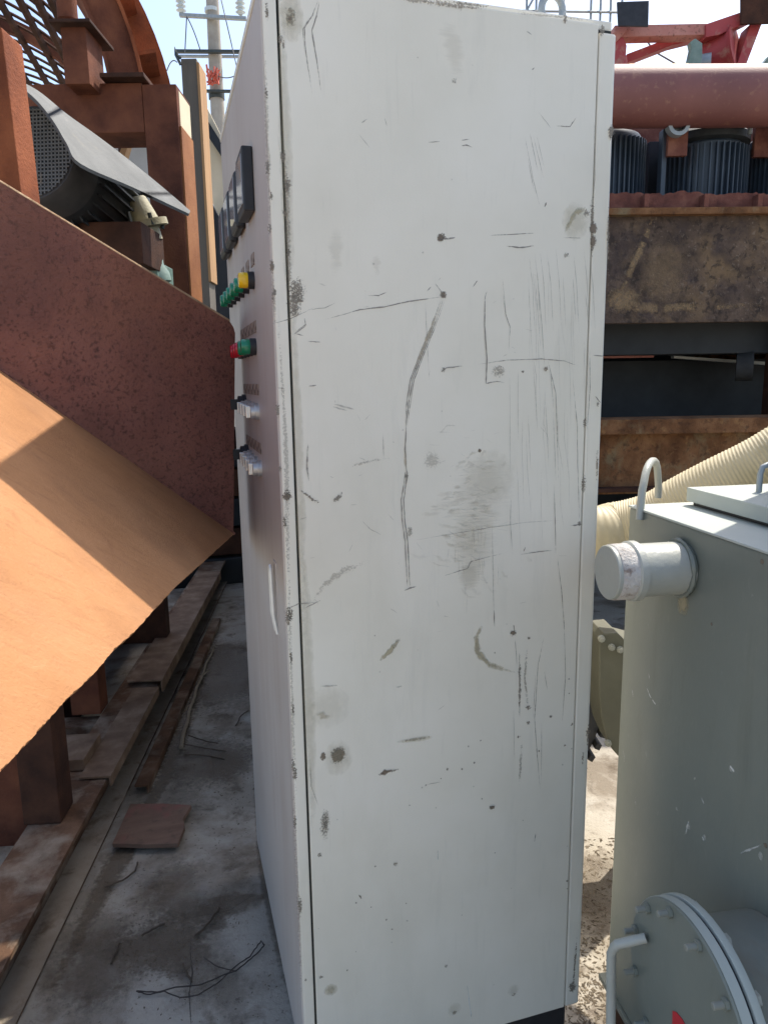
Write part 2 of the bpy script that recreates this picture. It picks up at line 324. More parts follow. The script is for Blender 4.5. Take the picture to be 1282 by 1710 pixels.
# ================================================================== CONTROL CABINET
X0, X1, Y0, Y1, ZB, ZT = .182, .805, 1.228, 2.028, .10, 2.105
cab = thing('control_cabinet', ((X0 + X1) / 2, (Y0 + Y1) / 2, 0), 'tall scratched white electrical control cabinet standing on a black plinth', 'cabinet')
MB().box(X0 + .012, X1 - .006, Y0 + .007, Y1 - .004, ZB, ZT - .006).build('body', MT['core'], cab)
MB().box(X0 + .02, X1 - .02, Y0 + .02, Y1 - .02, 0, ZB - .002).build('plinth', MT['plinth'], cab, bevel=.004)
sp = MB().box(.2078, .7695, Y0, Y0 + .02, ZB, ZT).build('side_panel', MT['paint_side'], cab, bevel=.0025)
MB().box(X0, .2036, Y0 - .0005, Y0 + .022, ZB - .002, ZT + .004).build('corner_post', MT['paint_side'], cab, bevel=.003)
MB().box(.7722, X1, Y0 + .001, Y0 + .03, ZB - .001, ZT - .012).build('corner_post', MT['paint_side'], cab, bevel=.004)
MB().box(X1 - .003, X1 + .0012, Y0 + .0035, Y0 + .03, ZB, ZT - .014).build('edge_strip', MT['lip'], cab)
MB().box(X0 - .004, X1 - .001, Y0 + .012, Y1, ZT - .004, ZT + .012).build('top_cover', MT['paint_side'], cab, bevel=.003)
MB().box(X1 - .007, X1 - .001, Y0 + .031, Y1 - .002, ZB, ZT - .006).build('side_panel', MT['paint_side'], cab)
MB().box(.21, X1 - .01, Y1 - .006, Y1, ZB, ZT - .006).build('rear_panel', MT['paint_side'], cab)
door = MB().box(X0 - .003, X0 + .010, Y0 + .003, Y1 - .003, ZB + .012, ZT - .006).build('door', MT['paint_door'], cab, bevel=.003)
FX = X0 - .003
# lifting eyes
def eye(x, y):
    m = MB(); pts = []
    for k in range(25):
        a = 2 * math.pi * k / 24; pts.append((x + .021 * math.cos(a), y, ZT + .036 + .024 * math.sin(a)))
    m.tube(pts, .0065, 10, cap=False); m.lathe((x, y, ZT + .006), (0, 0, 1), [(0, .016), (.008, .016), (.012, .009)], 16)
    return m
e0 = eye(.705, Y0 + .05).build('lifting_eye', MT['galv'], cab, smooth=True, loc=(.705, Y0 + .05, ZT))
for dx, dy in ((-.44, 0), (-.44, .7), (0, .7)): dup(e0, cab, e0.location + Vector((dx, dy, 0)))
# meters on the door: square bezel with a sloping face
def meter(y, z, s, rounded):
    d = .020; m = MB().box(FX - d, FX - .0005, y - s / 2, y + s / 2, z - s / 2, z + s / 2)
    o = m.build('panel_meter', MT['black_plastic'], door, bevel=.010 if rounded else .003, bseg=3)
    MB().box(FX - d - .0015, FX - d + .004, y - s * .40, y + s * .40, z - s * .38, z + s * .40).build('glass', MT['glass'], o, bevel=.001)
    return o
for y, z, s, r in ((1.45, 1.858, .110, 0), (1.605, 1.858, .110, 1), (1.76, 1.858, .110, 1), (1.915, 1.858, .110, 1)): meter(y, z, s, r)
# pilot lights and buttons
def lamp(lens, y, z, nm):
    m = MB().lathe((FX, y, z), (-1, 0, 0), [(0, .0165), (.012, .0165), (.0125, .0145)], 24); o = m.build(nm, MT['black_plastic'], door, smooth=True, loc=(FX, y, z))
    MB().lathe((FX - .011, y, z), (-1, 0, 0), [(0, .0142), (.004, .0150), (.016, .0146), (.0185, .0125), (.019, 0)], 24).build('lens', MT[lens], o, smooth=True, loc=(FX, y, z))
    return o
Ly = [1.462 + .093 * i for i in range(6)]
lamp('yellow', Ly[0], 1.690, 'pilot_light'); p0 = lamp('green', Ly[1], 1.692, 'pilot_light')
for y in Ly[2:]: dup(p0, door, p0.location + Vector((0, y - Ly[1], (y - Ly[1]) * .02)))
By = [1.48 + .061 * i for i in range(5)]
b0 = lamp('green', By[0], 1.566, 'push_button'); dup(b0, door, b0.location + Vector((0, By[1] - By[0], 0)))
b1 = lamp('red', By[2], 1.566, 'push_button')
for y in By[3:]: dup(b1, door, b1.location + Vector((0, y - By[2], 0)))
# selector knobs
def knob(y, z, mat, big=1.0):
    o = MB().lathe((FX, y, z), (-1, 0, 0), [(0, .017 * big), (.008, .017 * big), (.0085, .0145 * big), (.017, .0145 * big), (.018, .013 * big)], 24).build('selector_switch', MT['chrome' if mat == 'chrome' else 'black_plastic'], door, smooth=True, loc=(FX, y, z))
    MB().box(FX - .026 * big, FX - .016, y - .004, y + .004, z - .012, z + .012).build('lever', MT[mat], o, bevel=.0015, loc=(FX, y, z)); return o
k0 = knob(1.485, 1.438, 'chrome')
for k in (1, 2, 3): dup(k0, door, k0.location + Vector((0, .058 * k, .001 * k)))
kb = knob(1.722, 1.446, 'black_plastic', 1.35)
k1 = knob(1.49, 1.322, 'chrome')
for k in (1, 2, 3): dup(k1, door, k1.location + Vector((0, .057 * k, .002 * k)))
knob(1.722, 1.33, 'black_plastic', 1.35)
# printed label strips over the rows, one small plate per device
for z, ys in ((1.728, Ly), (1.604, By), (1.482, [1.485 + .058 * i for i in range(5)]), (1.364, [1.49 + .057 * i for i in range(5)])):
    l0 = None
    for y in ys:
        if l0 is None: l0 = MB().box(FX - .0016, FX - .0002, y - .024, y + .024, z - .011, z + .011).build('label_plate', MT['label'], door, loc=(FX, y, z)); y00 = y
        else: dup(l0, door, l0.location + Vector((0, y - y00, 0)))
# door handle: narrow inverted loop, and a small lock further along the door
hy, hz = 1.335, 1.09
hp = [(FX - .003, hy - .012, hz - .068), (FX - .009, hy - .011, hz - .03), (FX - .010, hy - .007, hz + .05)]
hp += [(FX - .010, hy - .007 * math.cos(a), hz + .056 + .008 * math.sin(a)) for a in (R(30), R(90), R(150))]
hp += [(FX - .010, hy + .007, hz + .05), (FX - .009, hy + .011, hz - .03), (FX - .003, hy + .012, hz - .068)]
MB().tube(hp, .0034, 10).build('handle', MT['handle'], door, smooth=True)
MB().box(FX - .002, FX + .001, hy - .017, hy + .017, hz - .075, hz + .072).build('handle_plate', MT['paint_door'], door, bevel=.001)
MB().lathe((FX, 1.93, 1.31), (-1, 0, 0), [(0, .014), (.010, .014), (.014, .010)], 20).build('lock', MT['chrome'], door, smooth=True)

# ---- marks on the side panel, read off the photograph section by section
SEC = {'A': (440, 0, .468), 'B': (440, 460, .468), 'C': (440, 900, .468), 'D': (440, 1250, .468)}
mk_side = Marks(lambda p: onY(p, Y0), (0, -1, 0))
def S_(sec, pts): ox, oy, s = SEC[sec]; return [(ox + x * s, oy + y * s) for x, y in pts]
def L(sec, pts, wd=.0016, k=.55, kind='d_line', jit=.0003): mk_side.line(kind, S_(sec, pts), wd, k, jit)
def SP(sec, x, y, r, k=.8, kind='d_chip', asp=1.0): mk_side.spot(kind, S_(sec, [(x, y)])[0], r * .468 * .00105, r * asp * .468 * .00105, k)
L('A', [(195, 0), (175, 55), (145, 100), (150, 180), (175, 345)], .0022, .7); L('A', [(200, 0), (188, 60), (172, 110), (190, 220), (208, 345)], .0022, .75)
L('A', [(165, 60), (140, 105), (147, 190)], .0014, .5)
L('A', [(585, 508), (630, 505)]); L('A', [(705, 500), (735, 498)], .002, .8); L('A', [(703, 520), (725, 518), (745, 527)], .002, .8)
L('A', [(1040, 450), (1092, 452), (1115, 418)], .0025, .75); L('A', [(805, 840), (970, 832)], .0018, .7); L('A', [(862, 878), (912, 884), (965, 877)], .0025, .85)
SP('A', 635, 848, 22, .9); SP('A', 630, 848, 18, .8, 'd_spot'); L('A', [(615, 856), (685, 848)], .003, .7); SP('A', 680, 290, 14, .4)
for q in ([(930, 480), (960, 640), (985, 740)], [(960, 480), (998, 640)], [(948, 470), (978, 620)], [(980, 400), (1025, 460)], [(972, 480), (1000, 600)], [(940, 560), (965, 690)]): L('A', q, .0013, .42)
L('A', [(745, 1025), (762, 1000)], .002, .9); L('A', [(340, 480), (380, 530)], .0013, .35); L('A', [(430, 420), (440, 450)], .0015, .45); L('A', [(348, 440), (370, 425)], .002, .4)
L('A', [(935, 110), (955, 125)], .003, .5); L('A', [(1000, 740), (1008, 722)], .003, .7); L('A', [(955, 250), (965, 242)], .002, .7)
L('A', [(215, 1142), (345, 1105), (430, 1095), (520, 1075), (645, 1058)], .0024, .9); L('A', [(165, 1105), (220, 1098), (258, 1080)], .0018, .5); L('A', [(370, 1055), (410, 1055), (440, 1042)], .002, .65)
L('A', [(610, 1010), (640, 1050)], .0018, .5); L('A', [(582, 1040), (597, 1022)], .002, .6); L('A', [(30, 1155), (90, 1140), (165, 1105)], .0016, .6); L('A', [(105, 1195), (155, 1160)], .0018, .7)
SP('A', 640, 1052, 15, .9, 'd_spot'); SP('A', 640, 1052, 18, .6)
L('A', [(530, 8), (620, 10), (720, 25), (835, 36)], .014, .6, 'd_chip'); L('A', [(620, 2), (830, 30)], .010, .9, 'd_chip'); L('A', [(470, 0), (640, 8)], .012, .5, 'd_chip'); L('A', [(840, 40), (1190, 76)], .006, .5, 'd_chip')
L('A', [(640, 60), (680, 170), (690, 300)], .05, .10, 'd_rub'); L('A', [(260, 790), (255, 1000)], .03, .10, 'd_rub'); L('A', [(400, 900), (405, 1000)], .02, .10, 'd_rub')
SP('A', 1110, 790, 60, .22, 'd_smear', 1.2); L('A', [(1070, 835), (1110, 760), (1150, 740)], .012, .55, 'd_smear'); SP('A', 1150, 760, 20, .6)
L('A', [(1178, 420), (1180, 640), (1170, 720)], .002, .55); L('A', [(1172, 660), (1170, 960)], .011, .75, 'd_chip'); SP('A', 1174, 815, 22, .9, 'd_spot', 1.3); SP('A', 1174, 860, 18, .9, 'd_spot', 1.6)
for x in (945, 965, 985, 1010, 1040, 1102, 1140, 1160): L('A', [(x, 880 + random.uniform(0, 30)), (x + 12, 1010), (x + 22, 1195)], .0013, .38)
SP('A', 1078, 912, 14, .6); L('A', [(1065, 848), (1130, 850)], .0015, .4); L('A', [(850, 990), (862, 1120), (878, 1170)], .0016, .4)
for x, y, r in ((70, 560, 16), (85, 660, 20), (75, 760, 12), (90, 900, 12), (95, 60, 24), (110, 1080, 34), (60, 140, 12)): SP('A', x, y, r, .7, 'd_chip', 1.6)
L('A', [(75, 480), (82, 640), (92, 1000), (115, 1100)], .012, .4, 'd_chip'); SP('A', 100, 60, 40, .3, 'd_smear', 2); SP('A', 95, 68, 9, .9, 'd_spot')
# section B
for dx, k in ((-4, .9), (3, .85), (9, .6)): L('B', [(640 + dx, 75), (603 + dx, 180), (562 + dx, 280), (527 + dx, 370), (513 + dx, 460), (506 + dx * .5, 540)], .0024, k)
L('B', [(638, 75), (600, 180), (560, 280), (525, 370)], .009, .5, 'd_rub'); L('B', [(516, 430), (508, 530), (504, 620), (510, 710), (500, 790)], .0024, .85); L('B', [(503, 610), (506, 700)], .006, .6, 'd_rub')
for dx, k in ((-6, .85), (3, .8)): L('B', [(508 + dx, 690), (510 + dx, 715), (496 + dx, 800), (500 + dx, 880), (510 + dx, 950), (516 + dx, 1070), (519 + dx, 1125)], .0024, k)
L('B', [(500, 1125), (520, 1115), (545, 1108)], .003, .8); SP('B', 508, 713, 12, .9); SP('B', 520, 915, 18, .5, 'd_chip', 1.5)
L('B', [(795, 55), (788, 80), (787, 180), (795, 300), (792, 385), (830, 378), (860, 382)], .0024, .9); L('B', [(850, 60), (862, 140), (877, 185), (872, 280)], .0016, .5)
SP('B', 835, 340, 38, .45, 'd_chip', .8); L('B', [(630, 345), (650, 330), (712, 323)], .003, .75); SP('B', 640, 336, 12, .8)
L('B', [(755, 318), (870, 302), (990, 298), (1070, 305), (1118, 322)], .0018, .7); SP('B', 923, 343, 8, 1); SP('B', 1005, 333, 14, .9)
L('B', [(575, 85), (580, 200), (590, 380)], .0014, .45); L('B', [(158, 598), (154, 680), (162, 735)], .004, .6); L('B', [(425, 560), (428, 655)], .0016, .5)
L('B', [(245, 458), (325, 478)], .004, .4); L('B', [(245, 468), (300, 482)], .003, .35); L('B', [(155, 235), (205, 238)], .0018, .7); L('B', [(160, 395), (188, 392)], .0025, .8)
L('B', [(110, 205), (150, 175), (145, 150)], .002, .7); L('B', [(112, 208), (145, 215)], .002, .6); L('B', [(50, 400), (75, 405)], .0016, .7)
L('B', [(125, 755), (150, 780), (180, 803), (210, 812)], .008, .9, 'd_chip'); L('B', [(235, 808), (265, 795), (284, 765)], .010, .9, 'd_chip'); L('B', [(300, 690), (330, 675), (390, 660), (470, 650)], .008, .35, 'd_chip')
L('B', [(640, 1072), (690, 1055), (725, 1045), (738, 1020), (870, 985)], .0026, .65); L('B', [(910, 995), (980, 985), (1030, 980)], .0028, .7); L('B', [(925, 985), (932, 968)], .002, .7)
L('B', [(530, 945), (650, 925), (800, 900), (935, 880), (1060, 872)], .0018, .45); L('B', [(350, 875), (380, 905), (420, 925)], .0018, .4)
for q, k in (([(1010, 300), (1040, 420), (1050, 745)], .6), ([(1033, 740), (1038, 880), (1040, 1000)], .75), ([(1045, 1000), (1060, 1120), (1072, 1282)], .6), ([(1100, 370), (1116, 540), (1118, 700), (1125, 890)], .7), ([(1160, 260), (1162, 400), (1150, 560)], .75), ([(975, 0), (990, 180), (1000, 330)], .45), ([(880, 790), (878, 880), (886, 1000)], .5), ([(812, 870), (820, 1250)], .45), ([(965, 0), (985, 260)], .4), ([(1020, 330), (1032, 480)], .5), ([(940, 480), (950, 700)], .3), ([(905, 320), (905, 600)], .25), ([(875, 330), (878, 700)], .25), ([(1000, 400), (1015, 690)], .35), ([(960, 320), (975, 560)], .35), ([(1145, 60), (1160, 210)], .4), ([(1100, 0), (1110, 170)], .35), ([(1065, 0), (1075, 190)], .3), ([(1030, 480), (1040, 740)], .45)):
    L('B', q, .0017, k)
L('B', [(1090, 892), (1135, 888)], .003, .8); SP('B', 1140, 745, 16, .8, 'd_chip', 3); SP('B', 1145, 525, 12, .7, 'd_chip', 2.4); SP('B', 1125, 885, 14, .8)
SP('B', 770, 625, 10, .9, 'd_spot'); SP('B', 780, 780, 150, .10, 'd_rub', 1.1); SP('B', 750, 940, 110, .15, 'd_rub', 1.5); SP('B', 810, 720, 110, .12, 'd_smear'); SP('B', 735, 1070, 55, .2, 'd_rub', 1.3)
for i in range(100):
    x, y = random.gauss(765, 60), random.gauss(850, 130); dx = -random.uniform(20, 90); L('B', [(x, y), (x + dx * .5, y + random.uniform(-4, 8)), (x + dx, y + (y - 830) * -.12 + random.uniform(-8, 12))], random.uniform(.004, .012), random.uniform(.06, .17), 'd_rub')
for i in range(24):
    x, y = random.gauss(740, 45), random.gauss(960, 60); L('B', [(x, y), (x + random.uniform(-6, 6), y + random.uniform(40, 120))], random.uniform(.002, .006), random.uniform(.08, .22), 'd_rub')
for i in range(16):
    a = random.uniform(0, 6.28); x, y = 740 + random.uniform(-40, 110), 760 + random.uniform(-90, 90)
    L('B', [(x, y), (x - random.uniform(30, 70), y - random.uniform(-25, 35))], .0012, .12)
L('B', [(150, 1185), (205, 1158)], .003, .5); L('B', [(170, 1180), (210, 1110), (290, 1050), (400, 1010)], .02, .28, 'd_chip'); SP('B', 120, 60, 40, .7, 'd_chip', 1.6); SP('B', 110, 130, 24, .55)
SP('B', 600, 660, 45, .25, 'd_chip')
for i in range(26):
    x = random.uniform(880, 1160); y = random.uniform(-20, 700); L('B', [(x, y), (x + random.uniform(-4, 12), y + random.uniform(60, 160)), (x + random.uniform(0, 20), y + random.uniform(180, 420))], .0012, random.uniform(.14, .30))
for i in range(60):
    x, y = random.gauss(760, 60), random.gauss(820, 110); L('B', [(x, y), (x - random.uniform(15, 60), y + random.uniform(-18, 14))], random.uniform(.001, .002), random.uniform(.05, .14))
for i in range(40):
    x, y = random.uniform(150, 1120), random.uniform(0, 1280); L('B', [(x, y), (x + random.uniform(-30, 30), y + random.uniform(-14, 30))], random.uniform(.001, .002), random.uniform(.10, .25))
for i in range(30):
    sc_ = random.choice('ABCD'); SP(sc_, random.uniform(150, 1120), random.uniform(20, 1000), random.uniform(3, 6), random.uniform(.2, .5))
# section C
L('C', [(780, 303), (757, 350), (763, 405), (805, 448), (900, 478)], .016, .62, 'd_smear'); L('C', [(780, 303), (757, 350), (763, 405), (805, 448), (900, 478)], .010, .3, 'd_rub')
L('C', [(412, 434), (450, 400), (487, 352)], .014, .75, 'd_smear'); L('C', [(455, 395), (487, 352)], .006, .7, 'd_rub')
SP('C', 888, 335, 20, 1, 'd_chip', .8); SP('C', 888, 333, 15, .9, 'd_spot', .8); L('C', [(890, 305), (893, 330)], .003, .8)
SP('C', 265, 770, 36, 1, 'd_spot', 1.15); SP('C', 265, 770, 42, .7, 'd_chip', 1.2); SP('C', 212, 775, 14, .9, 'd_spot', 1.8); SP('C', 265, 780, 60, .18, 'd_smear', 1.3)
L('C', [(398, 847), (435, 830), (495, 818)], .011, 1, 'd_chip'); L('C', [(405, 842), (435, 830), (470, 824)], .008, .9, 'd_spot'); SP('C', 432, 832, 16, .9, 'd_spot')
SP('C', 812, 957, 19, 1, 'd_chip', .7); SP('C', 815, 957, 14, .9, 'd_spot', .8); SP('C', 778, 925, 6, .8)
L('C', [(910, 390), (913, 520), (908, 655)], .010, .75, 'd_chip'); L('C', [(911, 400), (912, 640)], .0025, .7); L('C', [(1000, 335), (977, 450), (965, 640), (975, 780), (985, 900)], .0018, .6); L('C', [(895, 350), (903, 460)], .0018, .6)
L('C', [(1068, 250), (1075, 480), (1063, 660)], .0017, .55); L('C', [(940, 360), (930, 500), (945, 650)], .009, .45, 'd_chip'); L('C', [(920, 700), (915, 800), (908, 900)], .009, .4, 'd_chip'); L('C', [(890, 600), (892, 780)], .0016, .4); L('C', [(1000, 470), (1010, 540)], .0016, .4); L('C', [(820, 250), (822, 312)], .0022, .7); L('C', [(990, 640), (988, 880)], .0015, .4); L('C', [(968, 480), (960, 640)], .0015, .4)
L('C', [(460, 728), (620, 700)], .009, .45, 'd_chip'); L('C', [(470, 725), (610, 705)], .010, .35, 'd_smear'); L('C', [(580, 875), (632, 865)], .0018, .5); L('C', [(620, 610), (645, 592)], .0016, .3); L('C', [(200, 525), (265, 522)], .004, .4); L('C', [(470, 528), (495, 524)], .003, .4)
for x, y, r in ((1097, 660, 9), (730, 738, 6), (655, 820, 8), (706, 820, 6), (578, 877, 6), (750, 797, 6), (1072, 735, 8), (1097, 747, 5), (1022, 632, 10), (942, 600, 16), (942, 655, 12), (945, 352, 9), (1087, 498, 6), (1087, 550, 5), (823, 405, 5), (908, 705, 9), (980, 755, 7), (632, 853, 4), (772, 718, 5)): SP('C', x, y, r, .85)
L('C', [(185, 620), (240, 640)], .02, .4, 'd_rub'); SP('C', 230, 600, 90, .12, 'd_smear', 1.0); L('C', [(165, 780), (170, 880), (195, 950)], .002, .4); SP('C', 220, 1000, 24, .45, 'd_chip', 2.5); L('C', [(80, 250), (125, 230), (190, 225)], .003, .5)
# section D
for x, y, r, k in ((470, 410, 13, .9), (345, 525, 8, .8), (330, 548, 6, .8), (437, 608, 6, .7), (457, 643, 6, .6), (1080, 470, 7, 1), (1080, 498, 6, 1), (890, 875, 14, .5), (680, 940, 14, .6), (650, 772, 13, .5), (298, 788, 6, .8), (397, 418, 6, .6), (823, 370, 5, .7), (383, 563, 4, .8), (507, 550, 4, .8), (328, 722, 4, .6)): SP('D', x, y, r, k)
L('D', [(340, 520), (350, 537)], .003, .8); L('D', [(725, 835), (735, 920), (743, 970)], .003, .7, 'd_white'); L('D', [(970, 300), (965, 335)], .002, .6); L('D', [(620, 360), (622, 400)], .002, .4, 'd_white')
SP('D', 218, 280, 24, .55, 'd_chip', 3.2); SP('D', 200, 380, 14, .6, 'd_chip'); SP('D', 240, 860, 30, .5, 'd_smear'); SP('D', 205, 815, 12, .6); SP('D', 890, 860, 30, .15, 'd_smear'); SP('D', 680, 930, 35, .15, 'd_smear')
# grime along the left seam, the front corner post and the right post
for sec, pts in (('A', [(62, 0), (78, 480), (95, 1197)]), ('B', [(100, 0), (125, 600), (142, 1282)]), ('C', [(145, 0), (162, 600), (178, 1068)])): L(sec, pts, .022, .20, 'd_smear')
for sec, x, y, r, asp in (('A', 12, 40, 8, 5), ('A', 10, 330, 7, 3), ('A', 14, 600, 11, 3), ('A', 22, 815, 9, 2.4), ('A', 30, 950, 12, 2.6), ('A', 28, 700, 8, 2), ('A', 32, 1060, 6, 4), ('A', 70, 160, 7, 3), ('B', 50, 480, 10, 3.5), ('B', 60, 690, 8, 2), ('B', 84, 785, 24, 1.1), ('B', 92, 1210, 22, 2), ('B', 75, 880, 10, 3), ('B', 40, 60, 7, 3), ('C', 88, 290, 14, 2), ('C', 98, 420, 9, 4), ('C', 105, 600, 7, 5), ('C', 112, 840, 12, 4), ('D', 112, 260, 8, 6), ('D', 130, 560, 11, 5), ('D', 150, 825, 9, 1), ('D', 105, 60, 8, 5)):
    SP(sec, x, y, r, .85, 'd_chip', asp)
SP('B', 85, 790, 22, .7, 'd_spot', .8); SP('A', 30, 950, 8, .9, 'd_spot', 2.4)
for sec, pts in (('A', [(2, 60), (14, 520), (25, 900)]), ('A', [(25, 900), (45, 1197)]), ('B', [(45, 0), (80, 620), (92, 1282)]), ('C', [(85, 0), (100, 520), (120, 1068)]), ('D', [(100, 0), (140, 983)])): L(sec, pts, .011, .30, 'd_chip')
for sec, pts in (('A', [(1238, 430), (1236, 520)]), ('A', [(1230, 700), (1224, 1000)]), ('B', [(1190, 600), (1186, 760)]), ('C', [(1160, 640), (1150, 760)]), ('D', [(1140, 0), (1135, 60)]), ('D', [(1118, 640), (1100, 880)])): L(sec, pts, .008, .9, 'd_chip')
for sec, x, y, r in (('A', 1205, 110, 16), ('A', 1240, 470, 20), ('B', 1190, 460, 10), ('C', 1155, 690, 16), ('D', 1100, 850, 26), ('A', 1075, 68, 14)): SP(sec, x, y, r, .9, 'd_chip', 1.6)
L('B', [(1170, 285), (1215, 288)], .002, .7); L('B', [(1180, 430), (1200, 455)], .0025, .8)
mk_side.build(cab, {'d_line': 'scratches', 'd_smear': 'grime_smears', 'd_rub': 'rub_marks', 'd_chip': 'paint_chips', 'd_spot': 'rust_spots', 'd_white': 'white_scrapes'})

# ================================================================== RUSTY CHUTE (left)
nB = Vector((.69746, -.07344, .71285)).normalized(); P2 = Vector((.14, 1.79, 1.128)); kB = nB.dot(P2)
Bp = lambda px, py: onP((px, py), nB, kB)
chute = thing('chute', (-.25, 1.3, 0), 'rusty steel chute with a sunlit orange floor plate, left of the white cabinet', 'chute')
# cut edge runs from near the lens to the fold end, wavering where it was flame cut
edge = []; E0, E1, E2 = (-60, 1340), (300, 975), (391, 891)
def lerp2(a, b, t): return (a[0] + (b[0] - a[0]) * t, a[1] + (b[1] - a[1]) * t)
for i in range(170): edge.append(lerp2((-150, 1440), E1, i / 170))
for i in range(40): edge.append(lerp2(E1, E2, i / 39))
edge3 = []
for i, p in enumerate(edge):
    q = Bp(*p); j = .0 if i in (0, len(edge) - 1) else random.uniform(-1, 1) * .0006 + .0009 * math.sin(i * .13 + 2 * math.sin(i * .05)) - (random.uniform(.0005, .0018) if random.random() < .05 else 0)
    edge3.append(q + Vector((.95, -.2, -.93)).normalized() * j)
fold_far = Bp(391, 891); fold_near = Bp(-150, 512)
poly = edge3 + [fold_near]
MB().prism(poly, -nB * .008).build('floor_plate', MT['chute_floor'], chute)
nA = (fold_near - fold_far).cross(SUN); nA = (nA if nA.y < 0 else -nA).normalized() + Vector((0, -.07, -.07))
fd = (fold_near - fold_far).normalized(); nA = (nA - fd * nA.dot(fd)).normalized(); kA = nA.dot(fold_far); Ap = lambda px, py: onP((px, py), nA, kA)
wall = [fold_far - nB * .004 - fd * .002, Ap(393, 556), Ap(390, 546), Ap(384, 537), Ap(0, 303), Ap(-150, 213), fold_near - nB * .004]
MB().prism(wall, -nA * .008).build('side_wall', MT['chute_wall'], chute, bevel=.001)
a_, b2 = Ap(-150, 212), Ap(384, 536)
MB().tube([a_.lerp(b2, i / 12) - nA * .004 for i in range(13)], .0042, 8).build('worn_lip', MT['edge_cut'], chute, smooth=True)
MB().box(-.66, -.58, 1.44, 1.52, .0, 1.74).build('leg', MT['rust_dark'], chute)
MB().box(-.578, -.30, 1.50, 1.512, 1.60, 1.70).build('bracket', MT['rust_dark'], chute)
wd = MB(); pts = [fold_near.lerp(fold_far, i / 110) + nA * .001 + Vector((random.uniform(-1, 1), random.uniform(-1, 1), random.uniform(-1, 1))) * .0012 for i in range(111)]
wd.tube(pts, [random.uniform(.002, .0045) for _ in pts], 7).build('weld_bead', MT['chute_wall'], chute, smooth=True)

# ================================================================== SKID BASE UNDER THE CHUTE
FS = Frame(12)
base = thing('skid_base', FS.P(-.85, 2.2, 0), 'rusty steel skid frame on the ground below the orange chute plate', 'steel frame')
def ibeam(a0, a1, b0, b1, z0, h, tf=.014, tw=.012):
    m = MB(); am = (a0 + a1) / 2
    m.box(a0, a1, b0, b1, z0, z0 + tf, FS); m.box(a0, a1, b0, b1, z0 + h - tf, z0 + h, FS); m.box(am - tw / 2, am + tw / 2, b0, b1, z0 + tf, z0 + h - tf, FS); return m
ibeam(-.935, -.772, .9, 5.4, .004, .18).build('beam', MT['rust_beam'], base)
MB().box(-.846, -.768, .9, 5.4, .0185, .0215, FS).build('dust_layer', MT['dust'], base)
ibeam(-1.50, -1.35, 1.2, 5.4, .004, .22).build('beam', MT['rust_dark'], base)
MB().box(-1.36, -.93, 1.72, 1.80, .05, .16, FS).build('cross_member', MT['rust_beam'], base)
MB().box(-1.36, -.93, 2.75, 2.84, .05, .16, FS).build('cross_member', MT['rust_beam'], base)
MB().box(-1.36, -.93, 4.1, 4.2, .05, .16, FS).build('cross_member', MT['rust_beam'], base)
MB().box(-.945, -.835, 2.06, 2.17, .186, 1.16, FS).build('post', MT['rust_dark'], base, bevel=.004)
MB().box(-1.22, -.947, 2.09, 2.10, .10, .62, FS).build('gusset', MT['rust_frame'], base)
MB().box(-1.05, -.935, 2.80, 2.90, .186, .95, FS).build('post', MT['rust_frame'], base, bevel=.004)
MB().box(-1.00, -.86, 2.36, 2.55, .188, .23, FS).build('bearing_pad', MT['strip'], base, bevel=.003)
MB().box(-1.50, -.84, 3.6, 3.68, .186, 1.3, FS).build('post', MT['rust_dark'], base)
def angle_bar(a0, a1, b0, b1, z, hh, lab, mat='strip'):
    m = MB().box(a0, a1, b0, b1, z, z + .007, FS); m.box(a1 - .007, a1, b0, b1, z - hh, z, FS)
    o = m.build('angle_bar', MT[mat], None, loc=FS.P((a0 + a1) / 2, b0, 0), bevel=.001); tag(o, lab, 'steel bar', 'loose bars lying on the skid beam'); return o
angle_bar(-.86, -.755, 2.30, 3.02, .190, .03, 'shorter dusty rusted bar on the skid beam beside the dark post')
angle_bar(-.90, -.748, 3.06, 4.9, .205, .05, 'longer dusty rusted bar on the skid beam, far end beside the cabinet')
angle_bar(-.74, -.69, 2.5, 4.4, .032, .027, 'narrow rusted bar on the ground along the skid beam', 'rust_beam')
o = MB().box(-1.30, -1.06, 2.9, 4.6, .235, .262, FS).build('plank', MT['timber'], None, loc=FS.P(-1.2, 2.9, .235)); tag(o, 'pale timber plank lying inside the skid frame under the chute', 'plank')

# ================================================================== LITTER ON THE GROUND
bd = [onZ(p, .035) for p in ((218, 1342), (320, 1344), (297, 1408), (188, 1408))]
o = MB().prism([bd[0], bd[0].lerp(bd[1], .5) + Vector((0, .006, 0)), bd[1], bd[1].lerp(bd[2], .35) + Vector((-.012, 0, 0)), bd[1].lerp(bd[2], .6) + Vector((.004, 0, 0)), bd[2], bd[2].lerp(bd[3], .5) + Vector((0, -.005, .0)), bd[3]], (0, 0, -.016)).build('wooden_board', MT['wood_red'], None, loc=bd[3] + Vector((0, 0, -.035)), bevel=.002); tag(o, 'short red-stained wooden board sticking out from under the skid beam', 'board')
gm_ = Marks(lambda p: onZ(p, 0), (0, 0, 1))
for i in range(34):
    p = (random.uniform(130, 430), random.uniform(1080, 1700)); gm_.spot('d_dirt', p, random.uniform(.05, .22), random.uniform(.05, .25), random.uniform(.08, .24))
for p, rx, ry, k in (((265, 1575), .16, .12, .5), ((300, 1600), .10, .07, .45), ((385, 1512), .12, .06, .5), ((345, 1530), .10, .05, .4), ((340, 1270), .25, .25, .5), ((375, 1120), .28, .6, .5), ((1000, 1480), .2, .2, .4)): gm_.spot('d_dirt', p, rx, ry, k)
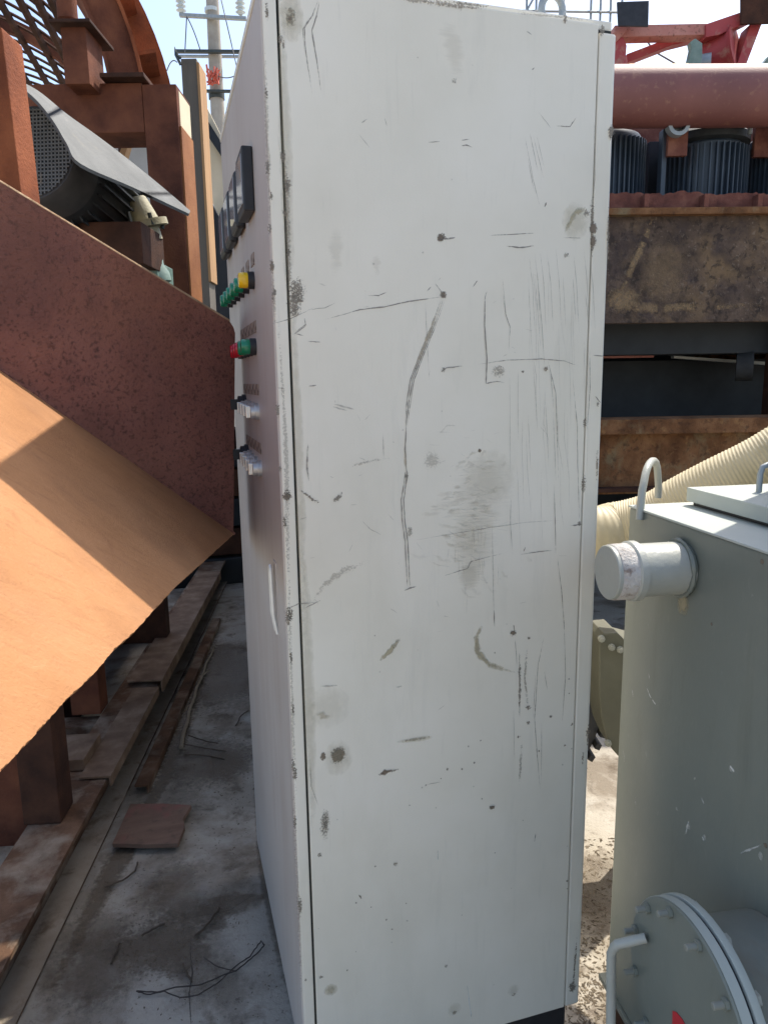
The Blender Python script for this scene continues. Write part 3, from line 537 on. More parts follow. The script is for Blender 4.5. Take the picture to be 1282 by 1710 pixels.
gm_.line('d_dirt', [(60, 1710), (170, 1490), (275, 1300), (390, 990)], .10, .6, 0); gm_.line('d_dirt', [(495, 1720), (445, 1480), (425, 1200)], .06, .5, 0)
gm_.line('d_crack', [(320, 1560), (318, 1590), (322, 1625), (316, 1660), (320, 1720)], .004, .8, 0); gm_.line('d_crack', [(318, 1530), (350, 1528), (385, 1520), (430, 1490)], .004, .7, 0)
gm_.build(gr, {'d_dirt': 'dirt_patches', 'd_crack': 'cracks'})
def gline(name, mat, px, r, lab, cat, z=.008, grp=None, seg=6):
    pts = [onZ(p, z + random.uniform(0, .006)) for p in px]; q = []
    for i in range(len(pts) - 1):
        for j in range(4): q.append(pts[i].lerp(pts[i + 1], j / 4) + Vector((random.uniform(-1, 1), random.uniform(-1, 1), 0)) * r * .8)
    q.append(pts[-1])
    o = MB().tube(q, r, seg).build(name, MT[mat], None, smooth=True, loc=pts[0]); tag(o, lab, cat, grp); return o
gline('tie_wire', 'wire_rust', [(228, 1655), (262, 1657), (292, 1648), (330, 1646), (365, 1632), (395, 1620), (420, 1600), (434, 1588), (441, 1578), (436, 1572), (428, 1582), (418, 1597), (395, 1612), (370, 1637), (350, 1650), (330, 1662), (300, 1666), (275, 1655), (245, 1661), (228, 1655)], .0017, 'looped rusty tie wire on the concrete near the cabinet', 'wire')
gline('tie_wire', 'wire_rust', [(340, 1598), (365, 1615), (395, 1622)], .0014, 'short straight wire end touching the looped tie wire', 'wire')
br = thing('dry_branch', onZ((302, 1250), 0), 'pale dry branch on the ground between the skid beam and cabinet', 'branch')
def bpart(name, px, r, mat='twig'):
    pts = [onZ(p, .02) for p in px]; q = []
    for i in range(len(pts) - 1):
        for j in range(3): q.append(pts[i].lerp(pts[i + 1], j / 3) + Vector((random.uniform(-1, 1), random.uniform(-1, 1), random.uniform(-.5, 1))) * .006)
    q.append(pts[-1]); MB().tube(q, [r * (1 - .6 * i / len(q)) for i in range(len(q))], 6).build(name, MT[mat], br, smooth=True)
bpart('stem', [(302, 1250), (312, 1205), (325, 1165), (340, 1120), (357, 1082)], .009); bpart('twig', [(320, 1175), (305, 1190), (298, 1188)], .004); bpart('twig', [(335, 1130), (352, 1118)], .004); bpart('twig', [(312, 1205), (320, 1180), (325, 1172)], .004)
for px, lab in (([(306, 1242), (335, 1248), (360, 1252), (378, 1254)], 'dark twig lying across the foot of the pale branch'), ([(315, 1228), (345, 1238), (364, 1241)], 'thin dark twig just beyond the pale branch foot'), ([(238, 1562), (258, 1550), (276, 1543)], 'straight dark stick on the dirt patch left of the wire'), ([(326, 1563), (350, 1540), (366, 1517)], 'thin bent stick between the wire and the cabinet'), ([(305, 1610), (312, 1625), (320, 1640)], 'short stubby dark stick above the looped wire'), ([(176, 1482), (205, 1470), (225, 1455), (230, 1440)], 'curved dark twig in front of the red-stained board'), ([(186, 1610), (195, 1585), (200, 1575)], 'small dark twig beside the skid beam, lower left'), ([(394, 1212), (402, 1195), (415, 1186)], 'dark curved twig lying against the foot of the cabinet door'), ([(310, 1260), (350, 1262), (375, 1268)], 'faint thin twig in front of the pale branch foot')):
    gline('dry_twig', 'twig_dark', px, random.uniform(.0022, .0035), lab, 'twig', .008, 'twigs scattered on the concrete')
# crumbs, leaf scraps and pebbles: nobody could count them
lit = MB()
def crumb(x, y, s):
    a = random.uniform(0, 6.28); c, d = math.cos(a), math.sin(a); h = s * random.uniform(.25, .7); l = s * random.uniform(.8, 2.2); wv = s * random.uniform(.4, .9)
    pts = [(x + c * l, y + d * l, .001), (x - d * wv, y + c * wv, .001), (x - c * l, y - d * l, .001), (x + d * wv, y - c * wv, .001)]
    lit.add(pts + [(x + random.uniform(-.3, .3) * s, y + random.uniform(-.3, .3) * s, h)], [(0, 1, 4), (1, 2, 4), (2, 3, 4), (3, 0, 4)])
def crumbs(px0, px1, py0, py1, n, s0, s1):
    for _ in range(n):
        q = onZ((random.uniform(px0, px1), random.uniform(py0, py1)), 0); crumb(q.x, q.y, random.uniform(s0, s1))
crumbs(960, 1060, 1400, 1720, 900, .0015, .006); crumbs(900, 1030, 1640, 1760, 300, .0012, .004)
crumbs(330, 400, 1500, 1550, 120, .0008, .003); crumbs(120, 420, 1430, 1560, 260, .0007, .003); crumbs(200, 330, 1520, 1640, 420, .0007, .003); crumbs(100, 480, 1560, 1760, 160, .0008, .003); crumbs(280, 430, 1020, 1330, 260, .0015, .006); crumbs(240, 420, 1290, 1430, 160, .001, .004)
o = lit.build('ground_litter', MT['leaf']); tag(o, 'leaf scraps, grit and crumbs strewn over the concrete', 'litter', None, 'stuff')

# ================================================================== LEFT BACKGROUND MACHINE
FL = Frame(16.5)
def wb(name, mat, p0, p1, b, th, parent, zb=None, bevel=.003):
    a0, z1 = FL.az(p0, b); a1 = FL.az((p1[0], p0[1]), b)[0]; z0 = FL.az(p1, b)[1]
    if zb is not None: z0 = zb
    return MB().box(a0, a1, b, b + th, z0, z1, FL).build(name, MT[mat], parent, bevel=bevel)
leg = MB().prism([FL.at(p, 1.86) for p in ((-70, 30), (3, 45), (37, 330), (60, 560), (-70, 560))], FL.g * .1).build('inclined_post', MT['rust_post'], None, loc=FL.P(-1.0, 1.86, 0), bevel=.004)
tag(leg, 'orange-brown rusty post at the left edge rising behind the chute wall', 'post')
fr = thing('screen_frame', FL.P(-.9, 3.0, 0), 'brown rusty box-section frame carrying the drum screen behind the chute', 'steel frame')
wb('post', 'rust_frame', (237, 141), (294, 400), 3.0, .20, fr, 1.30)
MB().box(-2.6, -.62, 2.5, 3.25, 1.18, 1.298, FL).build('chassis', MT['rust_dark'], fr)
MB().box(-2.6, -2.35, 2.7, 3.0, 0, 1.178, FL).build('leg', MT['rust_dark'], fr)
MB().box(-1.55, -1.4, 3.05, 3.2, 0, 1.178, FL).build('leg', MT['rust_dark'], fr)
wb('beam', 'rust_frame', (40, 141), (236.5, 221), 3.003, .19, fr)
wb('bracket', 'rust_frame', (100, 36), (142, 140), 2.9, .16, fr); wb('cap_plate', 'rust_dark', (80, 31), (150, 36), 2.86, .24, fr)
c0 = FL.at((114, 34), 2.98); MB().lathe(c0, (0, 0, 1), [(0, .036), (.075, .036), (.078, .030)], 24).build('spigot', MT['rust_frame'], fr, smooth=True)
sdp = FL.az((294, 141), 3.0)[0]; MB().box(sdp + .0005, sdp + .008, 3.01, 3.19, 1.31, FL.az((295, 212), 3.02)[1], FL).build('sunlit_face_plate', MT['rust_lit'], fr)  # plate added to paint the post's right face as sunlit
cpt = MB(); a0, z1 = FL.az((295, 150), 3.02); _, z0 = FL.az((295, 208), 3.02)
cpt.box(a0 - .002, a0 + .006, 3.03, 3.19, z0, z1, FL).build('end_plate', MT['board_pale'], fr)
wb('base_plate', 'rust_dark', (166, 121), (240, 128), 2.96, .30, fr); 
# drum screen: rings and long bars, seen from its open end
ax = Vector((math.sin(R(4)), math.cos(R(4)), 0)); dc = FL.at((-270, 172), 3.1); e1 = Vector((math.cos(R(4)), -math.sin(R(4)), 0)); e2 = Vector((0, 0, 1))
drum = thing('drum_screen', (dc.x, dc.y, 0), 'rusty round drum screen of bars and rings above the motor, top left', 'drum screen')
def ringpts(r, d, a0=0, a1=360, n=64): return [dc + ax * d + e1 * r * math.cos(R(a0 + (a1 - a0) * i / n)) + e2 * r * math.sin(R(a0 + (a1 - a0) * i / n)) for i in range(n + 1)]
rp = None
for i in range(15):
    if rp is None: rp = MB().tube(ringpts(1.0, .45, -25, 205, 96), .0085, 6).build('ring', MT['rust_dark'], drum, smooth=True)
    else: dup(rp, drum, rp.location + ax * .14 * i)
for k in range(17):
    a = R(12 + 9.2 * k); p = dc + e1 * .978 * math.cos(a) + e2 * .978 * math.sin(a)
    MB().tube([p + ax * .3, p + ax * 2.5], .022, 6).build('long_bar', MT['rust_dark'], drum, smooth=True)
def arcband(r0, r1, d0, d1, a0, a1, n=40):
    m = MB(); q = []
    for i in range(n + 1):
        a = R(a0 + (a1 - a0) * i / n); v = e1 * math.cos(a) + e2 * math.sin(a); q.append([dc + ax * d + v * r for r, d in ((r0, d0), (r1, d0), (r1, d1), (r0, d1))])
    for i in range(n): m.hexa(q[i] + q[i + 1])
    return m
arcband(1.05, 1.165, -.06, .0, 7.0, 175).build('end_band', MT['rust_frame'], drum)
arcband(1.165, 1.178, -.085, .24, 7.0, 175).build('rim_flange', MT['rust_post'], drum); arcband(1.037, 1.05, -.075, .24, 7.0, 175).build('rim_flange', MT['rust_frame'], drum)
arcband(1.178, 1.285, .22, .235, 7.0, 175).build('rear_flange', MT['rust_post'], drum)
arcband(.985, 1.06, 1.55, 1.60, -10, 190).build('inner_band', MT['rust_frame'], drum)
for a in (12, 24, 38, 52, 70, 90):
    arcband(1.18, 1.25, -.03, .215, a, a + .7, 1).build('stiffener', MT['rust_post'], drum)
# motor under the belt flap
mo = thing('electric_motor', FL.P(-1.0, 2.3, 0), 'dark electric motor with a round grey grille behind the chute', 'motor')
mc = FL.at((52, 256), 2.34); mx = (FL.g * .97 + FL.e * .10 + Vector((0, 0, -.16))).normalized()
MB().lathe(mc, mx, [(.0, .138), (.012, .147), (.13, .147)], 40).build('fan_cowl', MT['cowl_dark'], mo, smooth=True)
MB().lathe(mc + mx * .13, mx, [(0, .140), (.42, .140), (.44, .12), (.5, .12)], 32).build('body', MT['motor'], mo, smooth=True)
gx = mx.cross(Vector((0, 0, 1))).normalized(); gz = gx.cross(mx).normalized(); gm = MB(); ro = .132
MB().lathe(mc - mx * .001, mx, [(-.0015, .128), (.0, .128)], 40).build('grille_backing', MT['black_steel'], mo)
for i in range(-11, 12):
    t = i * .0115; h = math.sqrt(max(ro ** 2 - t ** 2, 0)) 
    if h < .02: continue
    for A, B_ in ((gx, gz), (gz, gx)):
        c = mc - mx * .006 + A * t; gm.prism([c - B_ * h - A * .002, c + B_ * h - A * .002, c + B_ * h + A * .002, c - B_ * h + A * .002], mx * .0035)
gm.build('grille', MT['cowl'], mo)
fnm = MB(); 
for k in range(28):
    a = 2 * math.pi * k / 28; v = gx * math.cos(a) + Vector((0, 0, 1)) * math.sin(a); t = mx.cross(v)
    p = mc + mx * .15 + v * .138; fnm.prism([p - t * .003, p + t * .003, p + t * .003 + v * .02, p - t * .003 + v * .02], mx * .36)
fnm.build('cooling_fins', MT['motor'], mo)
MB().lathe(mc + mx * .62, mx, [(0, .10), (.02, .10), (.021, .04), (.1, .04)], 24).build('drive_end', MT['motor'], mo, smooth=True)
wb('mounting_foot', 'rust_dark', (60, 372), (235, 440), 2.52, .25, mo)
# belt flap: a ruled sheet bent over the motor
top = [FL.at(p, b) for p, b in (((-40, 112), 2.5), ((15, 128), 2.5), ((62, 150), 2.5), ((112, 190), 2.52), ((165, 228), 2.56), ((225, 274), 2.62), ((275, 315), 2.67), ((318, 352), 2.72))]
bot = [FL.at(p, b) for p, b in (((-40, 118), 2.12), ((14, 133), 2.12), ((56, 162), 2.12), ((88, 200), 2.12), ((112, 240), 2.12), ((136, 274), 2.14), ((225, 314), 2.42), ((316, 357), 2.69))]
def catmull(P, n):
    out = []
    for i in range(len(P) - 1):
        a, b, c, d = P[max(i - 1, 0)], P[i], P[i + 1], P[min(i + 2, len(P) - 1)]
        for j in range(n):
            t = j / n; out.append(.5 * ((2 * b) + (c - a) * t + (2 * a - 5 * b + 4 * c - d) * t * t + (3 * b - a - 3 * c + d) * t ** 3))
    out.append(P[-1]); return out
top = catmull(top, 5); bot = catmull(bot, 5)
m = MB(); nn = Vector((.35, -.3, .9)).normalized() * .009
for i in range(len(top) - 1):
    m.hexa([bot[i] - nn, bot[i + 1] - nn, top[i + 1] - nn, top[i] - nn, bot[i], bot[i + 1], top[i + 1], top[i]])
bmf = m
o = m.build('rubber_flap', MT['belt'], None, smooth=True, loc=FL.P(-.9, 2.3, 1.9)); bmx = bmesh.new(); bmx.from_mesh(o.data); bmesh.ops.remove_doubles(bmx, verts=bmx.verts, dist=1e-5)
seen = {}
for f_ in list(bmx.faces):
    seen.setdefault(tuple(sorted(v.index for v in f_.verts)), []).append(f_)
for fs_ in seen.values():
    if len(fs_) > 1: bmesh.ops.delete(bmx, geom=fs_, context='FACES_ONLY')
bmesh.ops.recalc_face_normals(bmx, faces=bmx.faces); bmx.to_mesh(o.data); bmx.free(); o.data.set_sharp_from_angle(angle=R(40))
tag(o, 'curved grey rubber belt sheet draped over the dark motor', 'rubber sheet')
# pump body beyond the motor
pu = thing('gear_pump', FL.P(-.75, 2.75, 0), 'olive and green flanged pump beside the dark motor, below the rubber flap', 'pump')
pc = FL.at((226, 330), 2.72)
MB().lathe(pc, (.25, .1, -1), [(0, .035), (.05, .05), (.08, .058), (.082, .085), (.105, .085), (.108, .05), (.15, .05)], 28).build('flanged_neck', MT['pump'], pu, smooth=True)
pc2 = FL.at((238, 398), 2.74)
MB().lathe(pc2, (.2, 0, -1), [(0, .05), (.02, .058), (.10, .05), (.13, .062), (.16, .062)], 28).build('casing', MT['pump_green'], pu, smooth=True)
for k in range(6):
    a = k * math.pi / 3; q = FL.at((234, 366), 2.72) + Vector((math.cos(a) * .07, math.sin(a) * .07, 0)); MB().lathe(q, (.2, 0, -1), [(-.01, .008), (.03, .008)], 6).build('bolt', MT['dark_steel'], pu)
wb('pedestal', 'pump_green', (200, 436), (262, 520), 2.68, .2, pu, 1.30)
br2 = MB().prism([FL.at(p, 3.5) for p in ((196, 266), (212, 222), (220, 222), (206, 270), (190, 345), (180, 345))], FL.g * .05).build('diagonal_brace', MT['timber'], None, loc=FL.P(-1.2, 3.5, 0)); tag(br2, 'yellowish diagonal brace showing under the rusty frame beam', 'brace')
pl = MB().prism([FL.at(p, 3.9) for p in ((160, 215), (250, 215), (262, 470), (150, 470))], FL.g * .03).build('sheet_panel', MT['white_bit'], None, loc=FL.P(-1.3, 3.9, 0)); tag(pl, 'pale grey metal sheet standing behind the rusty frame post', 'panel')

# grey post with lit timber edge, leaning board, dark panel
gp = thing('grey_post', FL.P(-1.6, 6.2, 0), 'weathered grey post with a sunlit timber edge left of the cabinet top', 'post')
wb('shaft', 'concrete_post', (302, 98), (328, 400), 6.2, .22, gp, 0)
a0, z1 = FL.az((328, 100), 6.2); MB().box(a0 + .001, a0 + .022, 6.19, 6.415, FL.az((362, 470), 6.2)[1], z1 - .02, FL).build('timber_edge', MT['timber'], gp, bevel=.003)
MB().tube([FL.at(p, 6.14) for p in ((302, 97), (296, 92), (292, 80), (294, 92), (302, 108))], .012, 6).build('top_bracket', MT['dark_steel'], gp)
lb = MB().prism([FL.at(p, 7.0) for p in ((345, 178), (372, 232), (380, 250), (382, 390), (350, 330))], FL.g * .04).build('leaning_board', MT['board_pale'], None, loc=FL.P(-1.15, 7.0, 0)); tag(lb, 'sunlit pale yellow board leaning behind the grey post', 'board')
lb2 = MB().prism([FL.at(p, 6.94) for p in ((345, 198), (385, 262), (385, 284), (345, 224))], FL.g * .05).build('dark_rail', MT['black_steel'], None, loc=FL.P(-1.15, 6.94, 1)); tag(lb2, 'black sloping rail across the pale yellow board', 'rail')
dk = MB().prism([FL.at(p, 6.85) for p in ((348, 330), (384, 395), (410, 620), (350, 620))], FL.g * .08).build('dark_screen', MT['black_steel'], None, loc=FL.P(-1.15, 6.85, 0)); tag(dk, 'dark screen between the grey post and the cabinet door', 'screen')

cr = thing('scrap_stack', (.2, 5.4, 0), 'dark stack of scrap steel at the far end of the gap beside the cabinet', 'scrap stack')
for i in range(5):
    z = .22 * i; MB().box(-.25 + .03 * (i % 2), .56 - .02 * (i % 3), 5.35 + .02 * (i % 2), 5.95, z, z + .2, None).build('slab', MT['rust_dark' if i % 2 else 'black_steel'], cr, bevel=.01)

# utility pole far behind
up = thing('utility_pole', FL.at((375, 640), 14) * 1 - Vector((0, 0, 1.4)), 'concrete utility pole with steel crossarms and pale insulators', 'utility pole')
pt, pb = FL.at((352, -60), 14), FL.at((366, 235), 14); dirp = (pb - pt).normalized(); foot = pt + dirp * ((pt.z) / -dirp.z)
MB().tube([pt, foot], [.105, .17], 20).build('shaft', MT['pole'], up, smooth=True)
def arm(p0, p1, hh, mat, b=13.8, th=.07):
    a0, za = FL.az(p0, b); a1, zb_ = FL.az(p1, b); m = MB()
    c = [FL.P(a0, b, za - hh), FL.P(a1, b, zb_ - hh), FL.P(a1, b + th, zb_ - hh), FL.P(a0, b + th, za - hh), FL.P(a0, b, za), FL.P(a1, b, zb_), FL.P(a1, b + th, zb_), FL.P(a0, b + th, za)]
    return m.hexa(c).build('crossarm', MT[mat], up)
arm((299, 21), (411, 27), .05, 'galv'); arm((292, 82), (440, 83), .045, 'dark_steel'); arm((300, 91), (440, 92), .03, 'galv', 14.1); arm((342, 149), (430, 150), .035, 'dark_steel')
def insul(px, py):
    c = FL.at((px, py), 13.83); prof = [(0, .035)]
    for k in range(5): prof += [(.02 + .07 * k, .045), (.04 + .07 * k, .085), (.055 + .07 * k, .05)]
    prof += [(.42, .03)]; MB().lathe(c, (0, 0, 1), prof, 14).build('insulator', MT['porcelain'], up, smooth=True)
insul(303, 22); insul(402, 25)
MB().lathe(FL.at((354, 18), 14) , (0, 0, 1), [(-.03, .125), (.03, .125)], 20).build('clamp_band', MT['porcelain'], up, smooth=True)
MB().lathe(FL.at((362, 161), 14), (0, 0, 1), [(-.05, .14), (.05, .14)], 20).build('clamp_band', MT['dark_steel'], up, smooth=True)
q = FL.at((356, 128), 13.8); m = MB()
for k in range(7): m.tube([q + Vector((random.uniform(-.12, .12), random.uniform(-.1, .0), random.uniform(-.16, .16))) for _ in range(5)], .018, 5)
m.build('red_wrapping', MT['tape'], up, smooth=True)
def sag(p0, p1, b0, b1, s, r=.008):
    a, c = FL.at(p0, b0), FL.at(p1, b1); return MB().tube([a.lerp(c, i / 16) - Vector((0, 0, s * 4 * (i / 16) * (1 - i / 16))) for i in range(17)], r, 5)
for p0, p1, s, lab in (((312, 28), (334, 82), -.05, 'thin wire from the upper crossarm down to the lower crossarm'), ((312, 28), (309, 88), .0, 'thin wire hanging straight from the crossarm end'), ((365, -20), (395, 110), .0, 'thin wire passing behind the pole towards the cabinet'), ((358, 124), (420, 100), .15, 'drooping wire from the red wrapping towards the cabinet'), ((279, 118), (296, 104), -.08, 'short curved wire beside the grey post top')):
    o = sag(p0, p1, 13.8, 13.6, s, .010).build('overhead_wire', MT['wire'], None, smooth=True); tag(o, lab, 'wire', 'wires on the utility pole')

# ================================================================== GREY-GREEN TANK (right)
FB = Frame(7); cn = onZ((1013, 1640), .12); A0, B0 = cn.dot(FB.e), cn.dot(FB.g); ZT2 = onP((1050, 843), FB.e, A0).z
tank = thing('steel_tank', FB.P(A0 + .4, B0 - .4, 0), 'grey-green painted steel tank with a round hatch, right of the cabinet', 'tank')
LB, WB_ = .95, .85
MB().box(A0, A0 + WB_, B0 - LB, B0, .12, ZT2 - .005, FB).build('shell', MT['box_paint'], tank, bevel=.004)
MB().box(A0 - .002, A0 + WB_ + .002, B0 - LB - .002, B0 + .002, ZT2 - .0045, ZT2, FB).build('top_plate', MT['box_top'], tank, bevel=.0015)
fe = onZ((989, 1612), .112).dot(FB.e)
MB().box(fe, A0 + WB_ + .04, B0 - LB - .04, B0 + .03, .105, .118, FB).build('base_flange', MT['box_paint'], tank, bevel=.002)
MB().box(fe + .015, fe + .10, B0 - LB - .02, B0 + .0, .0, .104, FB).build('skid', MT['rust_dark'], tank)
MB().box(A0 + WB_ - .1, A0 + WB_, B0 - LB - .02, B0 + .0, .0, .104, FB).build('skid', MT['rust_dark'], tank)
MB().box(1.20, 1.58, .50, 1.165, ZT2 + .001, ZT2 + .75).build('shadow_hood', MT['box_paint'], tank, bevel=.006)  # made-up hood out of view, added to cast the tank-top shadow
# lid
l0 = onZ((1146, 815), ZT2 + .034); l1 = onZ((1268, 858), ZT2 + .034)
la0, lb1 = l0.dot(FB.e), l0.dot(FB.g); lb0 = l1.dot(FB.g)
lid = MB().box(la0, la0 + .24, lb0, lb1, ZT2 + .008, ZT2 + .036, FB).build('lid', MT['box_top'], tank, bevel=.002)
MB().box(la0 + .01, la0 + .23, lb0 + .01, lb1 - .01, ZT2 + .0005, ZT2 + .0075, FB).build('gasket', MT['black_plastic'], tank)
h0 = onZ((1266, 822), ZT2 + .036); hw = FB.e * .12
MB().tube([h0, h0 + Vector((0, 0, .035)), h0 + Vector((0, 0, .048)) + FB.e * .004, h0 + Vector((0, 0, .052)) + FB.e * .014, h0 + hw - FB.e * .014 + Vector((0, 0, .052)), h0 + hw + Vector((0, 0, .045)), h0 + hw], .0055, 10).build('handle', MT['galv'], lid, smooth=True)
# lifting lug: bent rod welded to the face and the top
f0 = onP((1067, 868), FB.e, A0 - .006); f1 = onZ((1098, 828), ZT2 + .0)
ap = f0.lerp(f1, .5); zt = onP((1086, 770), FB.e, ap.dot(FB.e)).z
pts = [f0, f0.lerp(f1, .06) + Vector((0, 0, .055))]
for k in range(1, 10):
    t = k / 10; a = math.pi * t; q = f0.lerp(f1, .12 + .8 * (0.5 - .5 * math.cos(a))); q.z = ZT2 + .03 + (zt - ZT2 - .03) * math.sin(a) ** .8; pts.append(q)
pts += [f1 + Vector((0, 0, .02)), f1 - Vector((0, 0, .004))]
MB().tube(pts, .0075, 12).build('lifting_lug', MT['stub_paint'], tank, smooth=True)
# stub pipe with cap
sr = onP((1138, 948), FB.e, A0); sd = -FB.e
endd = (onP((1012, 955), FB.g, sr.dot(FB.g)) - sr).dot(sd)
stub = MB().lathe(sr + sd * .0005, sd, [(-.004, .0475), (.012, .0475), (endd - .05, .0475)], 40).build('stub_pipe', MT['stub_paint'], tank, smooth=True)
MB().lathe(sr + sd * (endd - .055), sd, [(0, .0478), (.002, .0535), (.014, .0535), (.017, .0505)], 40).build('collar', MT['stub_paint'], stub, smooth=True)
MB().lathe(sr + sd * (endd - .039), sd, [(0, .0500), (.030, .0495), (.031, .0487)], 40).build('cap_band', MT['collar'], stub, smooth=True)
MB().lathe(sr + sd * (endd - .0085), sd, [(0, .0480), (.0065, .0480), (.0082, .0465)], 40).build('cap', MT['stub_paint'], stub, smooth=True)
wpts = [sr + sd * .008 + (FB.g * math.cos(2 * math.pi * k / 40) + Vector((0, 0, 1)) * math.sin(2 * math.pi * k / 40)) * .050 for k in range(41)]
MB().tube(wpts, [random.uniform(.003, .006) for _ in wpts], 6).build('weld_bead', MT['box_paint'], stub, smooth=True)
# round inspection port: neck, flange pair, blind cover with bolts
ND = .15; pa = A0 - ND
ptop = onP((1143, 1528), FB.e, pa); prad = .158
pcn = Vector(ptop) - Vector((0, 0, prad)) ; pcn = pcn + FB.g * -.012
port = thing('inspection_port', (0, 0, 0), None, None); bpy.data.objects.remove(port)
nk = MB().lathe(pcn + FB.e * (ND - .001), -FB.e, [(0, .122), (ND - .05, .122)], 48).build('port_neck', MT['neck'], tank, smooth=True)
fl = MB().lathe(pcn + FB.e * .036, -FB.e, [(0, prad), (.012, prad)], 64).build('port_flange', MT['box_top'], tank, smooth=True, bevel=.001)
cv = MB().lathe(pcn + FB.e * .019, -FB.e, [(0, prad - .002), (.017, prad - .002), (.019, prad - .004)], 64).build('port_cover', MT['box_paint'], tank, smooth=True)
MB().lathe(pcn + FB.e * .0185, -FB.e, [(0, prad - .0012), (.0145, prad - .0012)], 64).build('cover_rim', MT['box_top'], cv, smooth=True)
MB().lathe(pcn + FB.e * .0235, -FB.e, [(0, prad - .006), (.0045, prad - .006)], 64).build('gasket', MT['black_plastic'], cv)
b0_ = None
for k in range(12):
    a = 2 * math.pi * (k + .35) / 12; v = FB.g * math.cos(a) + Vector((0, 0, 1)) * math.sin(a); q = pcn + v * (prad - .016)
    if b0_ is None:
        b0_ = MB().lathe(q + FB.e * .045, -FB.e, [(0, .005), (.066, .005), (.067, .004)], 12).build('bolt', MT['neck'], cv, smooth=True, loc=q); MB().lathe(q - FB.e * .0005, -FB.e, [(0, .0085), (.006, .0085)], 6).build('nut', MT['box_paint'], b0_, loc=q); MB().lathe(q + FB.e * .036, FB.e, [(0, .0105), (.009, .0105)], 6).build('nut', MT['stub_paint'], b0_, loc=q); q0 = q
    else: dup(b0_, cv, b0_.location + (q - q0))
# bent rod handle at the side of the cover
r0 = onP((1078, 1566), FB.e, pa - .004); r1 = onP((1030, 1577), FB.e, pa - .045); r2 = onP((1020, 1592), FB.e, pa - .05); r3 = onP((1019, 1750), FB.e, pa - .05)
MB().tube([r0, r0.lerp(r1, .5), r1, r1.lerp(r2, .6) + Vector((0, 0, .003)), r2, r2.lerp(r3, .5), r3], .0078, 12).build('rod_handle', MT['stub_paint'], cv, smooth=True)
# red mark on the cover
mq = [onP(p, FB.e, pa - .0012) for p in ((1122, 1688), (1128, 1690), (1138, 1702), (1150, 1725), (1165, 1790), (1120, 1790))]
MB().prism(mq, FB.e * .0008).build('red_mark', MT['red_mark'], cv)
# light scrapes on the tank face
mt_ = Marks(lambda p: onP(p, FB.e, A0), -FB.e)
for pts, wv, k in (([(1082, 1120), (1084, 1135)], .003, .6), ([(1076, 1140), (1086, 1165), (1098, 1182)], .004, .7), ([(1055, 1150), (1057, 1165)], .003, .5), ([(1143, 1395), (1150, 1370)], .006, .55), ([(1172, 1395), (1175, 1405)], .006, .7), ([(1218, 1278), (1226, 1290)], .006, .7), ([(1170, 1330), (1176, 1345)], .004, .5), ([(1235, 1425), (1272, 1410)], .004, .5), ([(1040, 1250), (1043, 1275)], .003, .4), ([(1060, 1330), (1062, 1350)], .003, .4)): mt_.line('d_white', pts, wv, k, .0006)
for p, r in (((1220, 1284), .007), ((1150, 1380), .008), ((1176, 1398), .006), ((1270, 1430), .008), ((1160, 1300), .004), ((1130, 1350), .004)): mt_.spot('d_white', p, r * .7, r * 1.0, .25)
for p, r in (((1272, 938), .006), ((1188, 1042), .004), ((1278, 1412), .006), ((1150, 970), .02)): mt_.spot('d_spot', p, r, r, .8)
mt_.spot('d_smear', (1140, 1008), .02, .025, .7)
mt_.build(tank, {'d_white': 'white_scrapes', 'd_spot': 'rust_spots', 'd_smear': 'grime_smears'})

# ribbed hose behind the tank
hb = FB; path = [Vector((.98, 2.31, 1.10))] + [onP(p, (.284, .959, 0), b) for p, b in (((960, 884), 2.1), ((1030, 882), 2.08), ((1090, 868), 2.04), ((1140, 842), 2.0), ((1200, 812), 1.95), ((1270, 778), 1.9), ((1360, 725), 1.85), ((1480, 660), 1.78), ((1600, 640), 1.7), ((1720, 700), 1.6))]
raw = catmull(path, 30); cum = [0]
for i in range(1, len(raw)): cum.append(cum[-1] + (raw[i] - raw[i - 1]).length)
hp, hr, j = [], [], 0; step = .00245; s = 0
while s < cum[-1]:
    while cum[j + 1] < s: j += 1
    t = (s - cum[j]) / (cum[j + 1] - cum[j]); hp.append(raw[j].lerp(raw[j + 1], t)); hr.append(.079 + .0011 * math.sin(2 * math.pi * s / .0098) + .0012 * math.sin(s * 9)); s += step
o = MB().tube(hp, hr, 28).build('ribbed_hose', MT['hose'], None, smooth=False, loc=hp[0])
for p in o.data.polygons: p.use_smooth = True
tag(o, 'thick cream ribbed hose running behind the grey-green tank', 'hose')

# fan housing and wheel seen in the gap
FR = Frame(15)
fh = thing('fan_housing', FR.at((1030, 1160), 1.95) - Vector((0, 0, .5)), 'olive-grey bolted housing plate seen between cabinet and tank', 'housing')
hpx = [(1000, 1068), (1008, 1058), (1030, 1056), (1044, 1070), (1120, 1090), (1120, 1300), (1040, 1272), (1022, 1252), (1010, 1225), (1003, 1195), (1000, 1160)]
MB().prism([FR.at(p, 1.95) for p in hpx], FR.g * .12).build('casing', MT['housing'], fh, bevel=.004)
hq = FR.az((1120, 1250), 1.98)[0]; MB().box(hq - .09, hq - .002, 1.97, 2.05, 0, FR.az((1120, 1200), 1.98)[1], FR).build('stand', MT['housing'], fh)
for p in ((1003, 1066), (1020, 1080), (1014, 1240), (1034, 1084)):
    q = FR.at(p, 1.95); MB().lathe(q + FR.g * .002, -FR.g, [(0, .010), (.010, .010), (.0105, .006), (.016, .006)], 8).build('bolt', MT['stub_paint'], fh, smooth=True)
wb_ = 2.42; wr = .335; wh = FR.at((843, 1165), wb_)
